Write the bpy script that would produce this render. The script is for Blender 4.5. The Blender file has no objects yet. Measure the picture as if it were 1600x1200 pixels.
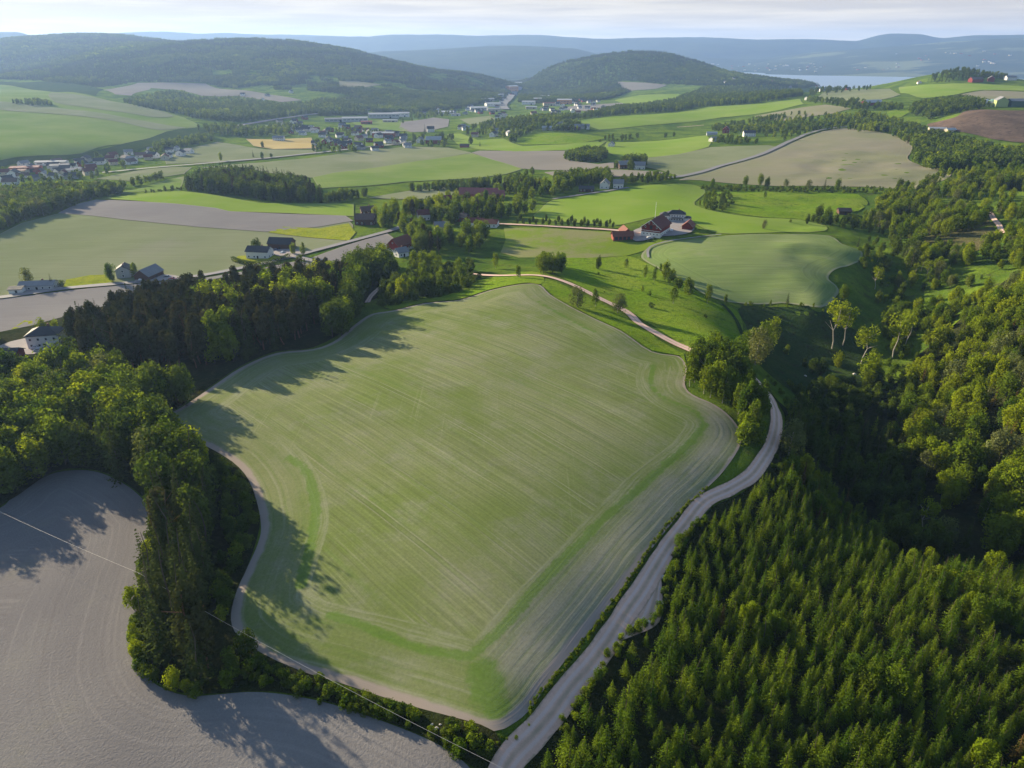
import bpy, bmesh, math, random
import numpy as np
from mathutils import Vector, Matrix, geometry as mgeo
random.seed(7); RNG = np.random.default_rng(11)
S = bpy.context.scene
COL = S.collection
# ------------------------------------------------------------------ camera
F = 1109.0; V0 = 72.0; CAMZ = 100.0
PITCH = math.atan((600 - V0) / F)
cam_d = bpy.data.cameras.new('camera'); cam = bpy.data.objects.new('camera', cam_d); COL.objects.link(cam)
cam.location = (0, 0, CAMZ); cam.rotation_euler = (math.pi / 2 - PITCH, 0, 0)
cam_d.sensor_width = 36; cam_d.lens = 36 * F / 1600; cam_d.clip_start = 1; cam_d.clip_end = 80000
S.camera = cam
# ------------------------------------------------------------------ sky and sun
SUN_AZ = math.radians(141)      # direction towards the sun, measured from +X
SUN_EL = math.radians(15)
w = bpy.data.worlds.new('World'); S.world = w; w.use_nodes = True
nt = w.node_tree; nt.nodes.clear()
def wn(t, **k):
    n = nt.nodes.new(t)
    for a, b in k.items(): setattr(n, a, b)
    return n
out = wn('ShaderNodeOutputWorld'); bg = wn('ShaderNodeBackground'); sky = wn('ShaderNodeTexSky')
sky.sky_type = 'NISHITA'; sky.sun_disc = False; sky.sun_elevation = SUN_EL
sky.sun_rotation = math.pi / 2 - SUN_AZ
sky.altitude = 200; sky.air_density = 1.0; sky.dust_density = 0.6; sky.ozone_density = 1.5
bg.inputs['Strength'].default_value = 0.082
tc = wn('ShaderNodeTexCoord'); mp = wn('ShaderNodeMapping'); mp.inputs['Scale'].default_value = (5, 5, 90)
cn = wn('ShaderNodeTexNoise'); cn.inputs['Scale'].default_value = 1.0; cn.inputs['Detail'].default_value = 6; cn.inputs['Roughness'].default_value = 0.55
cr = wn('ShaderNodeValToRGB'); cr.color_ramp.elements[0].position = 0.40; cr.color_ramp.elements[1].position = 0.66
mx = wn('ShaderNodeMixRGB'); 
vc = wn('ShaderNodeMixRGB'); vc.inputs[1].default_value = (3.0, 2.75, 2.6, 1); vc.inputs[2].default_value = (4.1, 3.7, 3.2, 1); nt.links.new(vc.outputs[0], mx.inputs['Color2'])
mm = wn('ShaderNodeMath', operation='MULTIPLY_ADD'); mm.inputs[1].default_value = 0.0; mm.inputs[2].default_value = 0.96; mm.use_clamp = True
nt.links.new(tc.outputs['Generated'], mp.inputs['Vector']); nt.links.new(mp.outputs[0], cn.inputs['Vector'])
nt.links.new(cn.outputs['Fac'], cr.inputs[0]); nt.links.new(cr.outputs[0], vc.inputs[0]); nt.links.new(cr.outputs[0], mm.inputs[0]); 
sz = wn('ShaderNodeSeparateXYZ'); nt.links.new(tc.outputs['Generated'], sz.inputs[0]); mr = wn('ShaderNodeMapRange'); mr.inputs[1].default_value = 0.06; mr.inputs[2].default_value = 0.30; mr.inputs[3].default_value = 1; mr.inputs[4].default_value = 0
nt.links.new(sz.outputs[2], mr.inputs[0]); m3 = wn('ShaderNodeMath', operation='MULTIPLY'); nt.links.new(mm.outputs[0], m3.inputs[0]); nt.links.new(mr.outputs[0], m3.inputs[1]); nt.links.new(m3.outputs[0], mx.inputs['Fac'])
nt.links.new(sky.outputs[0], mx.inputs['Color1']); nt.links.new(mx.outputs[0], bg.inputs['Color']); nt.links.new(bg.outputs[0], out.inputs['Surface'])
sl = bpy.data.lights.new('sun', 'SUN'); so = bpy.data.objects.new('sun', sl); COL.objects.link(so)
sl.energy = 5.0; sl.angle = math.radians(0.6); sl.color = (1.0, 0.845, 0.59)
sd = Vector((math.cos(SUN_AZ) * math.cos(SUN_EL), math.sin(SUN_AZ) * math.cos(SUN_EL), math.sin(SUN_EL)))
so.rotation_euler = sd.to_track_quat('Z', 'Y').to_euler(); so.location = (0, 0, 300)
S.view_settings.view_transform = 'Standard'; S.view_settings.look = 'None'; S.view_settings.exposure = 1.5; S.view_settings.gamma = 1
S.render.engine = 'CYCLES'; cy = S.cycles
cy.max_bounces = 6; cy.diffuse_bounces = 2; cy.glossy_bounces = 2; cy.transmission_bounces = 4; cy.volume_bounces = 1; cy.transparent_max_bounces = 8
cy.use_denoising = True; cy.caustics_reflective = False; cy.caustics_refractive = False
# ------------------------------------------------------------------ pixel <-> place
CP, SP = math.cos(PITCH), math.sin(PITCH)
def ray(u, v):
    x = (np.asarray(u, float) - 800) / F; y = (600 - np.asarray(v, float)) / F
    return np.stack([x, CP + y * SP, -SP + y * CP], -1)
def project(P):
    P = np.asarray(P, float); dz = P[..., 2] - CAMZ
    depth = P[..., 1] * CP - dz * SP; up = P[..., 1] * SP + dz * CP
    depth = np.where(depth < 1e-3, 1e-3, depth)
    return 800 + F * P[..., 0] / depth, 600 - F * up / depth, depth
# value noise
_LAT = np.random.default_rng(3).random((256, 256))
def vnoise(x, y, s, seed=0):
    x = np.asarray(x, float) / s + seed * 17.3; y = np.asarray(y, float) / s + seed * 9.7
    xi = np.floor(x).astype(int); yi = np.floor(y).astype(int); fx = x - xi; fy = y - yi
    fx = fx * fx * (3 - 2 * fx); fy = fy * fy * (3 - 2 * fy)
    a = _LAT[xi % 256, yi % 256]; b = _LAT[(xi + 1) % 256, yi % 256]; c = _LAT[xi % 256, (yi + 1) % 256]; d = _LAT[(xi + 1) % 256, (yi + 1) % 256]
    return (a * (1 - fx) + b * fx) * (1 - fy) + (c * (1 - fx) + d * fx) * fy - 0.5
# ------------------------------------------------------------------ terrain: heights known at places, smooth between them
CTRL = [  # seen at pixel (u, v), height above the main field
 (820,446,-1),(969,517,0),(1073,573,-1),(1158,679,-2),(1131,736,-2),(1000,880,-1),(867,1053,-1),(780,1142,-1),(591,1087,-2),(388,1009,-3),
 (361,959,-3),(408,824,-3),(287,684,-4),(257,655,-5),(378,574,-6),(540,520,-6),(665,474,-5),(700,700,2),(850,600,2.5),(650,850,1),(800,950,1),(600,600,0.5),(950,700,1.5),(830,500,1.5),(720,520,0),
 (100,900,-6),(0,800,-8),(200,1100,-4),(500,1180,-3),(0,1200,-5),(110,740,-9),(240,800,-7),(0,1000,-6),(-150,900,-8),(300,900,-5),(780,1260,-3),
 (150,640,-12),(0,650,-14),(300,560,-8),(450,490,-8.5),(100,560,-13),(70,545,-14),(0,520,-16),(-150,600,-14),
 (0,500,-18),(200,460,-18),(400,420,-18),(520,400,-16),(600,375,-16),(100,370,-21),(400,390,-19),(300,310,-20),(0,440,-20),(540,320,-21),(600,335,-19),
 (250,370,-19),(-150,400,-22),(50,320,-29),(200,275,-32),(0,290,-36),(50,265,-39),(200,252,-39),(400,270,-33),(480,250,-35),(150,300,-28),
 (0,249,-30),(150,234,-31),(280,207,-36),(0,200,-20),(150,190,-22),(0,152,-12),(100,148,-14),(200,168,-24),(0,128,-12),(300,195,-36),(0,262,-38),(150,246,-39),(285,222,-42),(-150,200,-15),
 (450,212,-45),(480,225,-42),(600,240,-40),(560,200,-50),(720,240,-37),(600,182,-57),(800,150,-68),(800,180,-58),(785,135,-80),(860,170,-60),(520,190,-54),(400,200,-46),(660,215,-46),
 (600,260,-35),(800,265,-30),(650,300,-26),(720,255,-33),(700,420,-13),(640,440,-12),(620,400,-15),(600,460,-10),(740,440,-9),(750,400,-14),
 (900,290,-19),(830,340,-14),(960,300,-17),(1050,288,-15),(1100,300,-18),(880,240,-31),(1000,255,-24),(1150,260,-19),(1000,320,-13),(700,350,-17),(780,320,-18),
 (985,370,-11),(1030,368,-10),(1080,352,-10),(1200,350,-12),(1285,362,-14),(1050,400,-10.5),(1150,400,-8),(1250,420,-9.5),(1345,405,-12),(1300,435,-12),(1283,478,-13.5),(1117,465,-13),(1010,395,-13),
 (900,446,-4),(1000,505,-4.5),(1060,543,-4),(950,440,-10),(1000,458,-9),(1080,495,-7),(1130,530,-6),(900,400,-13),(800,390,-14),(850,372,-13),(850,430,-5),(800,425,-9),
 (1200,510,-20),(1260,560,-27),(1300,620,-26),(1170,588,-4.5),(1218,650,-4.5),(1200,725,-4),(1140,768,-3.5),(1060,860,-3),(960,1000,-3),(850,1150,-3),
 (1270,700,-22),(1350,630,-28),(1350,760,-26),(1300,800,-21),(1400,850,-23),(1450,780,-28),(1420,700,-28),(1500,830,-25),(1600,860,-24),
 (1100,950,-6),(1200,900,-8),(1300,950,-8),(1450,930,-9),(1600,960,-10),(1200,1100,-7),(1400,1100,-8),(1600,1150,-10),(900,1190,-4),(1750,1000,-10),
 (1500,700,-26),(1600,700,-16),(1600,600,-8),(1550,500,-8),(1600,450,-1),(1450,560,-25),(1400,600,-27),(1500,620,-23),(1440,500,-25),(1380,450,-23),(1350,520,-24),(1450,400,-18),(1550,380,-8),
 (1600,330,-1),(1500,300,-11),(1400,350,-18),(1300,300,-17),(1200,300,-16),(1220,330,-17),(1750,500,2),(1750,700,-8),(1300,340,-17),
 (1400,240,-15),(1350,208,-13),(1480,270,-12),(1600,230,-8),(1300,230,-16),(1250,255,-17),(1520,175,13),(1600,176,13),(1450,197,-9),(1530,214,-8),(1600,220,-8),(1540,163,13),(1480,165,2),(1600,150,12),(1400,158,2),(1300,165,-6),
 (1500,138,14),(1600,135,18),(1400,137,4),(1330,140,-3),(1560,125,24),(1500,113,40),(1450,120,25),(1580,122,28),
 (880,212,-30),(880,193,-29),(815,222,-38),(925,200,-36),(1000,190,-32),(1100,176,-30),(1240,160,-20),(1060,151,-42),(1000,152,-48),(940,167,-52),(1000,222,-34),(1100,218,-25),(1180,205,-25),(1250,182,-15),(1060,205,-38),(1150,193,-32),
 (1100,140,-48),(1200,135,-50),(900,160,-62),(1000,142,-60),(1060,138,-60),
 (700,165,-62),(600,170,-58),(500,168,-50),(400,165,-44),(300,160,-36),(200,138,-22),(350,138,-28),(450,140,-30),(560,140,-30),(240,150,-24),
]
RIDGE = [  # skyline seen at pixel (u, v), at horizontal distance r
 (-250,100,4600),(-100,104,4200),(0,110,3900),(60,99,3900),(110,90,3800),(160,83,3700),(210,79,3650),(270,83,3500),(340,90,3300),(420,104,3000),
 (-250,92,6600),(-100,87,6500),(0,80,6400),(60,74,6200),(140,68,6000),(200,65,5800),(270,68,5500),
 (330,69,4700),(400,64,4500),(450,64,4300),(490,68,4200),(540,76,4000),(600,89,3800),(650,103,3700),(700,110,3700),(750,113,3700),(785,124,3600),
 (835,120,4200),(850,109,4200),(870,101,4200),(895,94,4200),(925,88,4200),(955,83,4200),(985,80,4200),(1008,79,4200),(1030,81,4200),(1050,84,4200),(1070,89,4200),(1090,97,4200),(1110,104,4100),(1150,117,4000),(1190,123,4000),(1225,122,3900),(1265,129,3700)]
PLAIN = [  # azimuth of u, distance, height
 (200,6500,-110),(400,6000,-110),(600,5600,-125),(750,5000,-125),(815,3400,-100),(815,4200,-115),(900,5700,-125),(1000,5700,-130),
 (1150,5200,-145),(1250,4700,-150),(1300,3200,-135),(1380,3200,-130),(1450,3400,-135),(1600,3500,-130),(1150,6000,-150),(1350,6000,-150),(1600,6000,-140),(1800,3400,-120),(1800,6500,-130),
 (900,6500,-130),(400,30,-5),(800,30,-3),(1200,30,-5),(-200,30,-6),(1750,30,-8),(-250,55,-6),(1900,60,-10),(1330,2500,-30),(1500,2500,-20),(1600,2600,-30),(1250,2700,-70),(1350,4600,-152)]
cx, cz = [], []
for u, v, z in CTRL:
    d = ray(u, v); t = (z - CAMZ) / d[2]; x, y = d[0] * t, d[1] * t
    cx.append((math.atan2(x, y), math.log(math.hypot(x, y)))); cz.append(z)
for u, v, r in RIDGE:
    d = ray(u, v); k = r / math.hypot(d[0], d[1]); cx.append((math.atan2(d[0], d[1]), math.log(r))); cz.append(CAMZ + d[2] * k - (9 if r < 4000 else 7))
for u, r, z in PLAIN:
    d = ray(u, V0); cx.append((math.atan2(d[0], d[1]), math.log(r))); cz.append(z)
cx = np.array(cx); cz = np.array(cz); n = len(cx)
if 0:
    for i in range(n):
        for j in range(i):
            d_ = math.hypot(cx[i][0]-cx[j][0], cx[i][1]-cx[j][1]); rr = math.exp((cx[i][1]+cx[j][1])/2)
            sl_ = abs(cz[i]-cz[j])/(d_*rr+1e-6)
            if sl_ > 0.45: print('STEEP', round(sl_,2), (cx[i]*[57.3,1]).round(2), round(cz[i],1), (cx[j]*[57.3,1]).round(2), round(cz[j],1), i, j)
def phi(a, b):
    r2 = (a[:, None, 0] - b[None, :, 0]) ** 2 * 1.3 + (a[:, None, 1] - b[None, :, 1]) ** 2 * 0.8
    return np.sqrt(r2 + 0.0009)
A = np.zeros((n + 3, n + 3)); A[:n, :n] = -phi(cx, cx) + np.eye(n) * 0.0015; A[:n, n] = 1; A[:n, n + 1:] = cx; A[n:, :n] = A[:n, n:].T
wts = np.linalg.solve(A, np.concatenate([cz, [0, 0, 0]]))
TH0, TH1, LR0, LR1, NT, NR = -1.05, 1.05, math.log(28), math.log(7200), 1000, 860
gt = np.linspace(TH0, TH1, NT); gl = np.linspace(LR0, LR1, NR)
ct = np.linspace(TH0, TH1, 260); cl = np.linspace(LR0, LR1, 240)
q = np.stack(np.meshgrid(ct, cl, indexing='ij'), -1).reshape(-1, 2)
q2 = q.copy(); q2[:, 0] = np.clip(q2[:, 0], -0.95, 0.95)
zc = np.concatenate([-phi(b, cx) @ wts[:n] + wts[n] + b @ wts[n + 1:] for b in np.array_split(q2, 30)]).reshape(260, 240)
def bil(G, a, b):   # a, b in grid index space
    a = np.clip(a, 0, G.shape[0] - 1.001); b = np.clip(b, 0, G.shape[1] - 1.001)
    i = a.astype(int); j = b.astype(int); fa = a - i; fb = b - j
    return (G[i, j] * (1 - fa) + G[i + 1, j] * fa) * (1 - fb) + (G[i, j + 1] * (1 - fa) + G[i + 1, j + 1] * fa) * fb
def catmull(G, f):  # smooth upsample along axis 0
    N = G.shape[0]; x = np.linspace(0, N - 1, (N - 1) * f + 1); i = np.minimum(x.astype(int), N - 2); t = (x - i)[:, None]
    p = [G[np.clip(i + k, 0, N - 1)] for k in (-1, 0, 1, 2)]
    return 0.5 * (2 * p[1] + (p[2] - p[0]) * t + (2 * p[0] - 5 * p[1] + 4 * p[2] - p[3]) * t ** 2 + (3 * p[1] - p[0] - 3 * p[2] + p[3]) * t ** 3)
ZG = catmull(catmull(zc, 4).T, 4).T
def height(x, y):
    x = np.asarray(x, float); y = np.asarray(y, float)
    th = np.arctan2(x, y); lr = np.log(np.maximum(np.hypot(x, y), 28))
    z = bil(ZG, (np.clip(th, TH0, TH1) - TH0) / (TH1 - TH0) * (ZG.shape[0] - 1), (lr - LR0) / (LR1 - LR0) * (ZG.shape[1] - 1))
    r = np.exp(lr)
    z = z + vnoise(x, y, 40, 1) * 0.6 + vnoise(x, y, 90, 2) * np.clip(r / 300, 0.5, 4) * 0.6
    rough = np.clip((x - 60) / 60, 0, 1) * np.clip((r - 150) / 80, 0, 1) * np.clip((1200 - r) / 300, 0, 1)
    rough = rough * np.clip((th - (0.33)) / 0.06, 0, 1)
    z = z + rough * (vnoise(x, y, 19, 4) * 2.6 + vnoise(x, y, 8, 5) * 1.0)
    far = np.clip((r - 1500) / 1000, 0, 1)
    z = z + far * ((vnoise(x, y, 420, 6) * 20 + vnoise(x, y, 160, 7) * 9) * np.clip((60 - z) / 50, 0.12, 1)) * np.clip((z + 75) / 50, 0, 1)
    return z
def hit(u, v, dz=0.0):
    """where the sight line through pixel (u, v) meets the ground"""
    u = np.atleast_1d(np.asarray(u, float)); v = np.atleast_1d(np.asarray(v, float)); d = ray(u, v); hd = np.hypot(d[:, 0], d[:, 1])
    rs = np.exp(np.linspace(math.log(40), math.log(7000), 500))
    lo = np.full(len(u), 7000.0); found = np.zeros(len(u), bool)
    for k in range(1, len(rs)):
        t = rs[k] / hd; z = CAMZ + d[:, 2] * t; g = height(d[:, 0] * t, d[:, 1] * t) + dz
        m = (~found) & (z < g); lo[m] = rs[k - 1]; found |= m
        if found.all(): break
    hi = lo * (rs[1] / rs[0])
    for _ in range(14):
        mid = (lo + hi) / 2; t = mid / hd; b = CAMZ + d[:, 2] * t < height(d[:, 0] * t, d[:, 1] * t) + dz
        hi = np.where(b, mid, hi); lo = np.where(b, lo, mid)
    t = lo / hd; x, y = d[:, 0] * t, d[:, 1] * t
    return np.stack([x, y, height(x, y)], -1)
def inpoly(px, py, poly):
    r = np.zeros(np.shape(px), bool); P = np.asarray(poly, float); j = len(P) - 1
    for i in range(len(P)):
        xi, yi = P[i]; xj, yj = P[j]
        c = ((yi > py) != (yj > py)) & (px < (xj - xi) * (py - yi) / ((yj - yi) or 1e-9) + xi)
        r ^= c; j = i
    return r
def smooth(pts, closed=True, n=5):
    P = np.asarray(pts, float); N = len(P); o = []
    for i in range(N if closed else N - 1):
        p = [P[(i + k) % N] if closed else P[min(max(i + k, 0), N - 1)] for k in (-1, 0, 1, 2)]
        for t in np.arange(n) / n:
            o.append(0.5 * (2 * p[1] + (p[2] - p[0]) * t + (2 * p[0] - 5 * p[1] + 4 * p[2] - p[3]) * t * t + (3 * p[1] - p[0] - 3 * p[2] + p[3]) * t ** 3))
    if not closed: o.append(P[-1])
    return np.array(o)
# ------------------------------------------------------------------ mesh and object helpers
def tag(o, label=None, cat=None, group=None, kind=None):
    for k, x in (('label', label), ('category', cat), ('group', group), ('kind', kind)):
        if x: o[k] = x
    return o
def mesh(name, V, Fc, mats=(), midx=None, smooth_=False):
    m = bpy.data.meshes.new(name); V = np.asarray(V, np.float32)
    if isinstance(Fc, np.ndarray):
        k = Fc.shape[1]; nf = len(Fc)
        m.vertices.add(len(V)); m.vertices.foreach_set('co', V.ravel())
        m.loops.add(nf * k); m.loops.foreach_set('vertex_index', Fc.astype(np.int32).ravel())
        m.polygons.add(nf); m.polygons.foreach_set('loop_start', np.arange(0, nf * k, k, dtype=np.int32)); m.polygons.foreach_set('loop_total', np.full(nf, k, np.int32))
        m.update(calc_edges=True)
    else:
        m.from_pydata([tuple(map(float, p)) for p in V], [], [tuple(map(int, f)) for f in Fc])
    for x in (mats if isinstance(mats, (list, tuple)) else [mats]): m.materials.append(x)
    if midx is not None: m.polygons.foreach_set('material_index', np.asarray(midx, np.int32))
    if smooth_: m.polygons.foreach_set('use_smooth', np.ones(len(m.polygons), bool))
    return m
def obj(name, m, parent=None, loc=None):
    o = bpy.data.objects.new(name, m); COL.objects.link(o)
    if parent is not None: o.parent = parent
    if loc is not None: o.location = loc
    return o
def fattr(m, name, arr):
    a = m.attributes.new(name, 'FLOAT', 'POINT'); a.data.foreach_set('value', np.asarray(arr, np.float32))
# ------------------------------------------------------------------ materials
class NB:
    def __init__(s, name):
        s.m = bpy.data.materials.new(name); s.m.use_nodes = True; s.t = s.m.node_tree; s.t.nodes.clear()
        s.out = s.n('ShaderNodeOutputMaterial')
    def n(s, t, **k):
        x = s.t.nodes.new(t)
        for a, b in k.items(): setattr(x, a, b)
        return x
    def l(s, a, b): s.t.links.new(a, b)
    def put(s, inp, x):
        if isinstance(x, bpy.types.NodeSocket): s.l(x, inp)
        elif isinstance(x, (tuple, list)): inp.default_value = (*x, 1) if len(x) == 3 and len(inp.default_value) == 4 else x
        else: inp.default_value = x
    def math(s, op, a, b=0.0, c=None, clamp=False):
        x = s.n('ShaderNodeMath', operation=op); x.use_clamp = clamp; s.put(x.inputs[0], a); s.put(x.inputs[1], b)
        if c is not None: s.put(x.inputs[2], c)
        return x.outputs[0]
    def mix(s, f, a, b, mode='MIX'):
        x = s.n('ShaderNodeMixRGB', blend_type=mode); s.put(x.inputs[0], f); s.put(x.inputs[1], a); s.put(x.inputs[2], b); return x.outputs[0]
    def pos(s): 
        x = s.n('ShaderNodeNewGeometry'); return x.outputs['Position']
    def mapping(s, rot=0, scale=(1, 1, 1), vec=None):
        x = s.n('ShaderNodeMapping'); x.inputs['Rotation'].default_value = (0, 0, rot); x.inputs['Scale'].default_value = scale
        s.l(vec or s.pos(), x.inputs['Vector']); return x.outputs[0]
    def noise(s, scale, detail=3, rough=0.55, vec=None, dist=0):
        x = s.n('ShaderNodeTexNoise'); x.inputs['Scale'].default_value = scale; x.inputs['Detail'].default_value = detail; x.inputs['Roughness'].default_value = rough
        x.inputs['Distortion'].default_value = dist; s.l(vec or s.pos(), x.inputs['Vector']); return x.outputs['Fac']
    def step(s, x, a, b):
        r = s.n('ShaderNodeMapRange'); r.interpolation_type = 'SMOOTHSTEP'; s.put(r.inputs[0], x); r.inputs[1].default_value = a; r.inputs[2].default_value = b; return r.outputs[0]
    def attr(s, name):
        x = s.n('ShaderNodeAttribute'); x.attribute_name = name; return x.outputs['Fac']
    def rand(s): return s.n('ShaderNodeObjectInfo').outputs['Random']
    def bsdf(s, col, rough=0.95, spec=0.1, bump=None, bs=0.3, bd=0.1, metal=0):
        b = s.n('ShaderNodeBsdfPrincipled'); s.put(b.inputs['Base Color'], col); s.put(b.inputs['Roughness'], rough)
        b.inputs['Specular IOR Level'].default_value = spec; b.inputs['Metallic'].default_value = metal
        if bump is not None:
            k = s.n('ShaderNodeBump'); k.inputs['Strength'].default_value = bs; k.inputs['Distance'].default_value = bd; s.l(bump, k.inputs['Height']); s.l(k.outputs[0], b.inputs['Normal'])
        s.l(b.outputs[0], s.out.inputs['Surface']); return s.m
def plain(name, col, rough=0.8, spec=0.2, var=0.12, sc=0.8, metal=0):
    b = NB(name); f = b.noise(sc, 4); c = b.mix(f, tuple(x * (1 - var) for x in col), tuple(min(1, x * (1 + var)) for x in col))
    return b.bsdf(c, rough, spec, metal=metal)
def leaf(name, c1, c2, trans=0.35, dark=None):
    b = NB(name); r = b.rand(); c = b.mix(r, c1, c2)
    f = b.noise(0.55, 3); c = b.mix(b.step(f, 0.3, 0.7), b.mix(0.45, c, (0, 0, 0)), c)
    g = b.noise(7, 1); c = b.mix(b.math('MULTIPLY', g, 0.5), c, b.mix(0.5, c, (0.16, 0.16, 0.03)))
    d = b.n('ShaderNodeBsdfDiffuse'); t = b.n('ShaderNodeBsdfTranslucent'); b.l(c, d.inputs[0])
    b.l(b.mix(1.0, c, (1.25, 1.2, 0.5), 'MULTIPLY'), t.inputs[0])
    m = b.n('ShaderNodeMixShader'); m.inputs[0].default_value = trans; b.l(d.outputs[0], m.inputs[1]); b.l(t.outputs[0], m.inputs[2]); b.l(m.outputs[0], b.out.inputs['Surface'])
    return b.m
def crop(name, ca, cb, ang=0.0, lines=0.35, big=0.02, soil=(0.25, 0.22, 0.2), soilamt=0.25, head=14.0, tram=0.0):
    """a drilled field: two crop colours in soft patches, drill lines, headland passes that follow the edge"""
    b = NB(name); f = b.step(b.noise(big, 4, 0.6), 0.32, 0.68); c = b.mix(f, ca, cb)
    s = b.step(b.noise(big * 2.3, 5, 0.65), 0.5, 0.75); c = b.mix(b.math('MULTIPLY', s, soilamt), c, soil)
    e = b.attr('edge')
    n1 = b.noise(1.0, 2, 0.5, b.mapping(ang, (0.02, 1.1, 1)))             # long streaks along the drilling
    ew = b.math('ADD', b.math('MULTIPLY', e, 0.75), b.math('MULTIPLY', b.noise(0.05, 2), 2.0))
    cv = b.n('ShaderNodeCombineXYZ'); b.l(ew, cv.inputs[0]); n2 = b.noise(1.0, 2, 0.55, cv.outputs[0])
    h = b.step(e, head, head + 1.5); n = b.mix(h, n2, n1)
    k = b.math('MULTIPLY_ADD', b.math('SUBTRACT', n, 0.5), lines * 2.4, 1.0)
    c = b.mix(1.0, c, k, 'MULTIPLY')
    fine = b.math('MULTIPLY_ADD', b.noise(2.2, 3, 0.7), 0.35, 0.82); c = b.mix(1.0, c, fine, 'MULTIPLY')
    edge = b.math('SUBTRACT', 1.0, b.step(b.math('ADD', e, b.math('MULTIPLY', b.noise(0.25, 3), 1.5)), 1.2, 2.6))
    c = b.mix(b.math('MULTIPLY', edge, 0.6), c, soil)
    return b.bsdf(c, 1.0, 0.0, n, 0.25, 0.3)
M = {}
def main_field():
    b = NB('main_field_crop'); e = b.attr('edge'); band = b.attr('band'); pale = b.attr('pale')
    ga, gb, gs = (0.122, 0.155, 0.045), (0.166, 0.182, 0.084), (0.225, 0.212, 0.175)
    f = b.step(b.noise(0.016, 4, 0.6), 0.38, 0.62); c = b.mix(f, ga, gb)
    blot = b.step(b.noise(0.06, 8, 0.78), 0.44, 0.7); c = b.mix(b.math('MULTIPLY', blot, 0.40), c, gs)
    c = b.mix(b.math('MULTIPLY', pale, b.math('MULTIPLY_ADD', b.noise(0.22, 4), 0.8, 0.25), clamp=True), c, gs)
    A = math.radians(48)
    rot = b.mapping(A, (1, 1, 1)); sp = b.n('ShaderNodeSeparateXYZ'); b.l(rot, sp.inputs[0]); yy = sp.outputs[1]
    wob = b.math('ADD', yy, b.math('MULTIPLY', b.noise(0.012, 2), 5.0))
    cv = b.n('ShaderNodeCombineXYZ'); b.l(b.math('MULTIPLY', wob, 0.55), cv.inputs[0]); b.l(b.math('MULTIPLY', sp.outputs[0], 0.012), cv.inputs[1])
    n1 = b.noise(1.0, 3, 0.6, cv.outputs[0])
    ew = b.math('ADD', b.math('MULTIPLY', e, 0.62), b.math('MULTIPLY', b.noise(0.03, 2), 1.6))
    cv2 = b.n('ShaderNodeCombineXYZ'); b.l(ew, cv2.inputs[0]); b.l(b.math('MULTIPLY', b.noise(0.02, 1), 3.0), cv2.inputs[1])
    n2 = b.noise(1.0, 3, 0.65, cv2.outputs[0])
    head = b.step(e, 15.5, 16.5)
    n = b.mix(head, n2, n1)
    c = b.mix(b.math('MULTIPLY', b.step(n, 0.5, 0.72), b.mix(head, (0.5,) * 3, (0.11,) * 3)), c, b.mix(0.6, gs, (0.26, 0.28, 0.17)))
    c = b.mix(b.math('MULTIPLY', b.step(n, 0.5, 0.3), 0.34), c, (0.085, 0.14, 0.03))
    # wheel tracks of the sprayer, pairs every 12 m
    m_ = b.math('ABSOLUTE', b.math('SUBTRACT', b.math('FRACT', b.math('DIVIDE', wob, 13.0)), 0.5)); m_ = b.math('MULTIPLY', m_, 13.0)
    tr = b.math('SUBTRACT', 1.0, b.step(b.math('ABSOLUTE', b.math('SUBTRACT', m_, 0.8)), 0.10, 0.26))
    tr = b.math('MULTIPLY', tr, b.math('MULTIPLY', head, b.step(b.noise(0.04, 2), 0.35, 0.6)))
    c = b.mix(b.math('MULTIPLY', tr, 0.3), c, (0.30, 0.285, 0.22))
    # cross passes seen as faint lines
    rot2 = b.mapping(math.radians(-38), (0.9, 0.012, 1)); n3 = b.noise(1.0, 2, 0.6, rot2)
    c = b.mix(b.math('MULTIPLY', b.step(n3, 0.6, 0.75), b.math('MULTIPLY', 0.3, b.step(b.noise(0.02, 2, 0.5), 0.45, 0.6))), c, (0.24, 0.25, 0.15))
    bb = b.math('ADD', band, b.math('MULTIPLY', b.math('SUBTRACT', b.noise(0.35, 5, 0.7), 0.5), 1.6))
    c = b.mix(b.math('MULTIPLY', b.step(bb, 0.3, 0.85), 0.7), c, (0.088, 0.155, 0.024))
    c = b.mix(1.0, c, b.math('MULTIPLY_ADD', b.noise(1.6, 4, 0.75), 0.75, 0.62), 'MULTIPLY')
    cv3 = b.n('ShaderNodeCombineXYZ'); b.l(b.math('MULTIPLY', wob, 1.7), cv3.inputs[0]); b.l(b.math('MULTIPLY', sp.outputs[0], 0.02), cv3.inputs[1]); n5 = b.noise(1.0, 2, 0.6, cv3.outputs[0])
    c = b.mix(1.0, c, b.math('MULTIPLY_ADD', n5, b.math('MULTIPLY', head, 0.9), b.math('MULTIPLY_ADD', head, -0.45, 1.0)), 'MULTIPLY')
    c = b.mix(1.0, c, b.math('MULTIPLY_ADD', b.noise(9.0, 2, 0.8), 0.3, 0.85), 'MULTIPLY')
    per = b.math('SUBTRACT', 1.0, b.step(b.math('ADD', b.math('SUBTRACT', e, b.math('MULTIPLY', b.attr('track'), 1.1)), b.math('MULTIPLY', b.noise(0.3, 3), 1.2)), 0.9, 1.8))
    c = b.mix(b.math('MULTIPLY', per, 0.92), c, (0.27, 0.225, 0.20))
    b.bsdf(c, 1.0, 0.0, n, 0.3, 0.25); return b.m
M['main'] = main_field()
GREY = ((0.215, 0.185, 0.165), (0.26, 0.235, 0.20))
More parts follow.
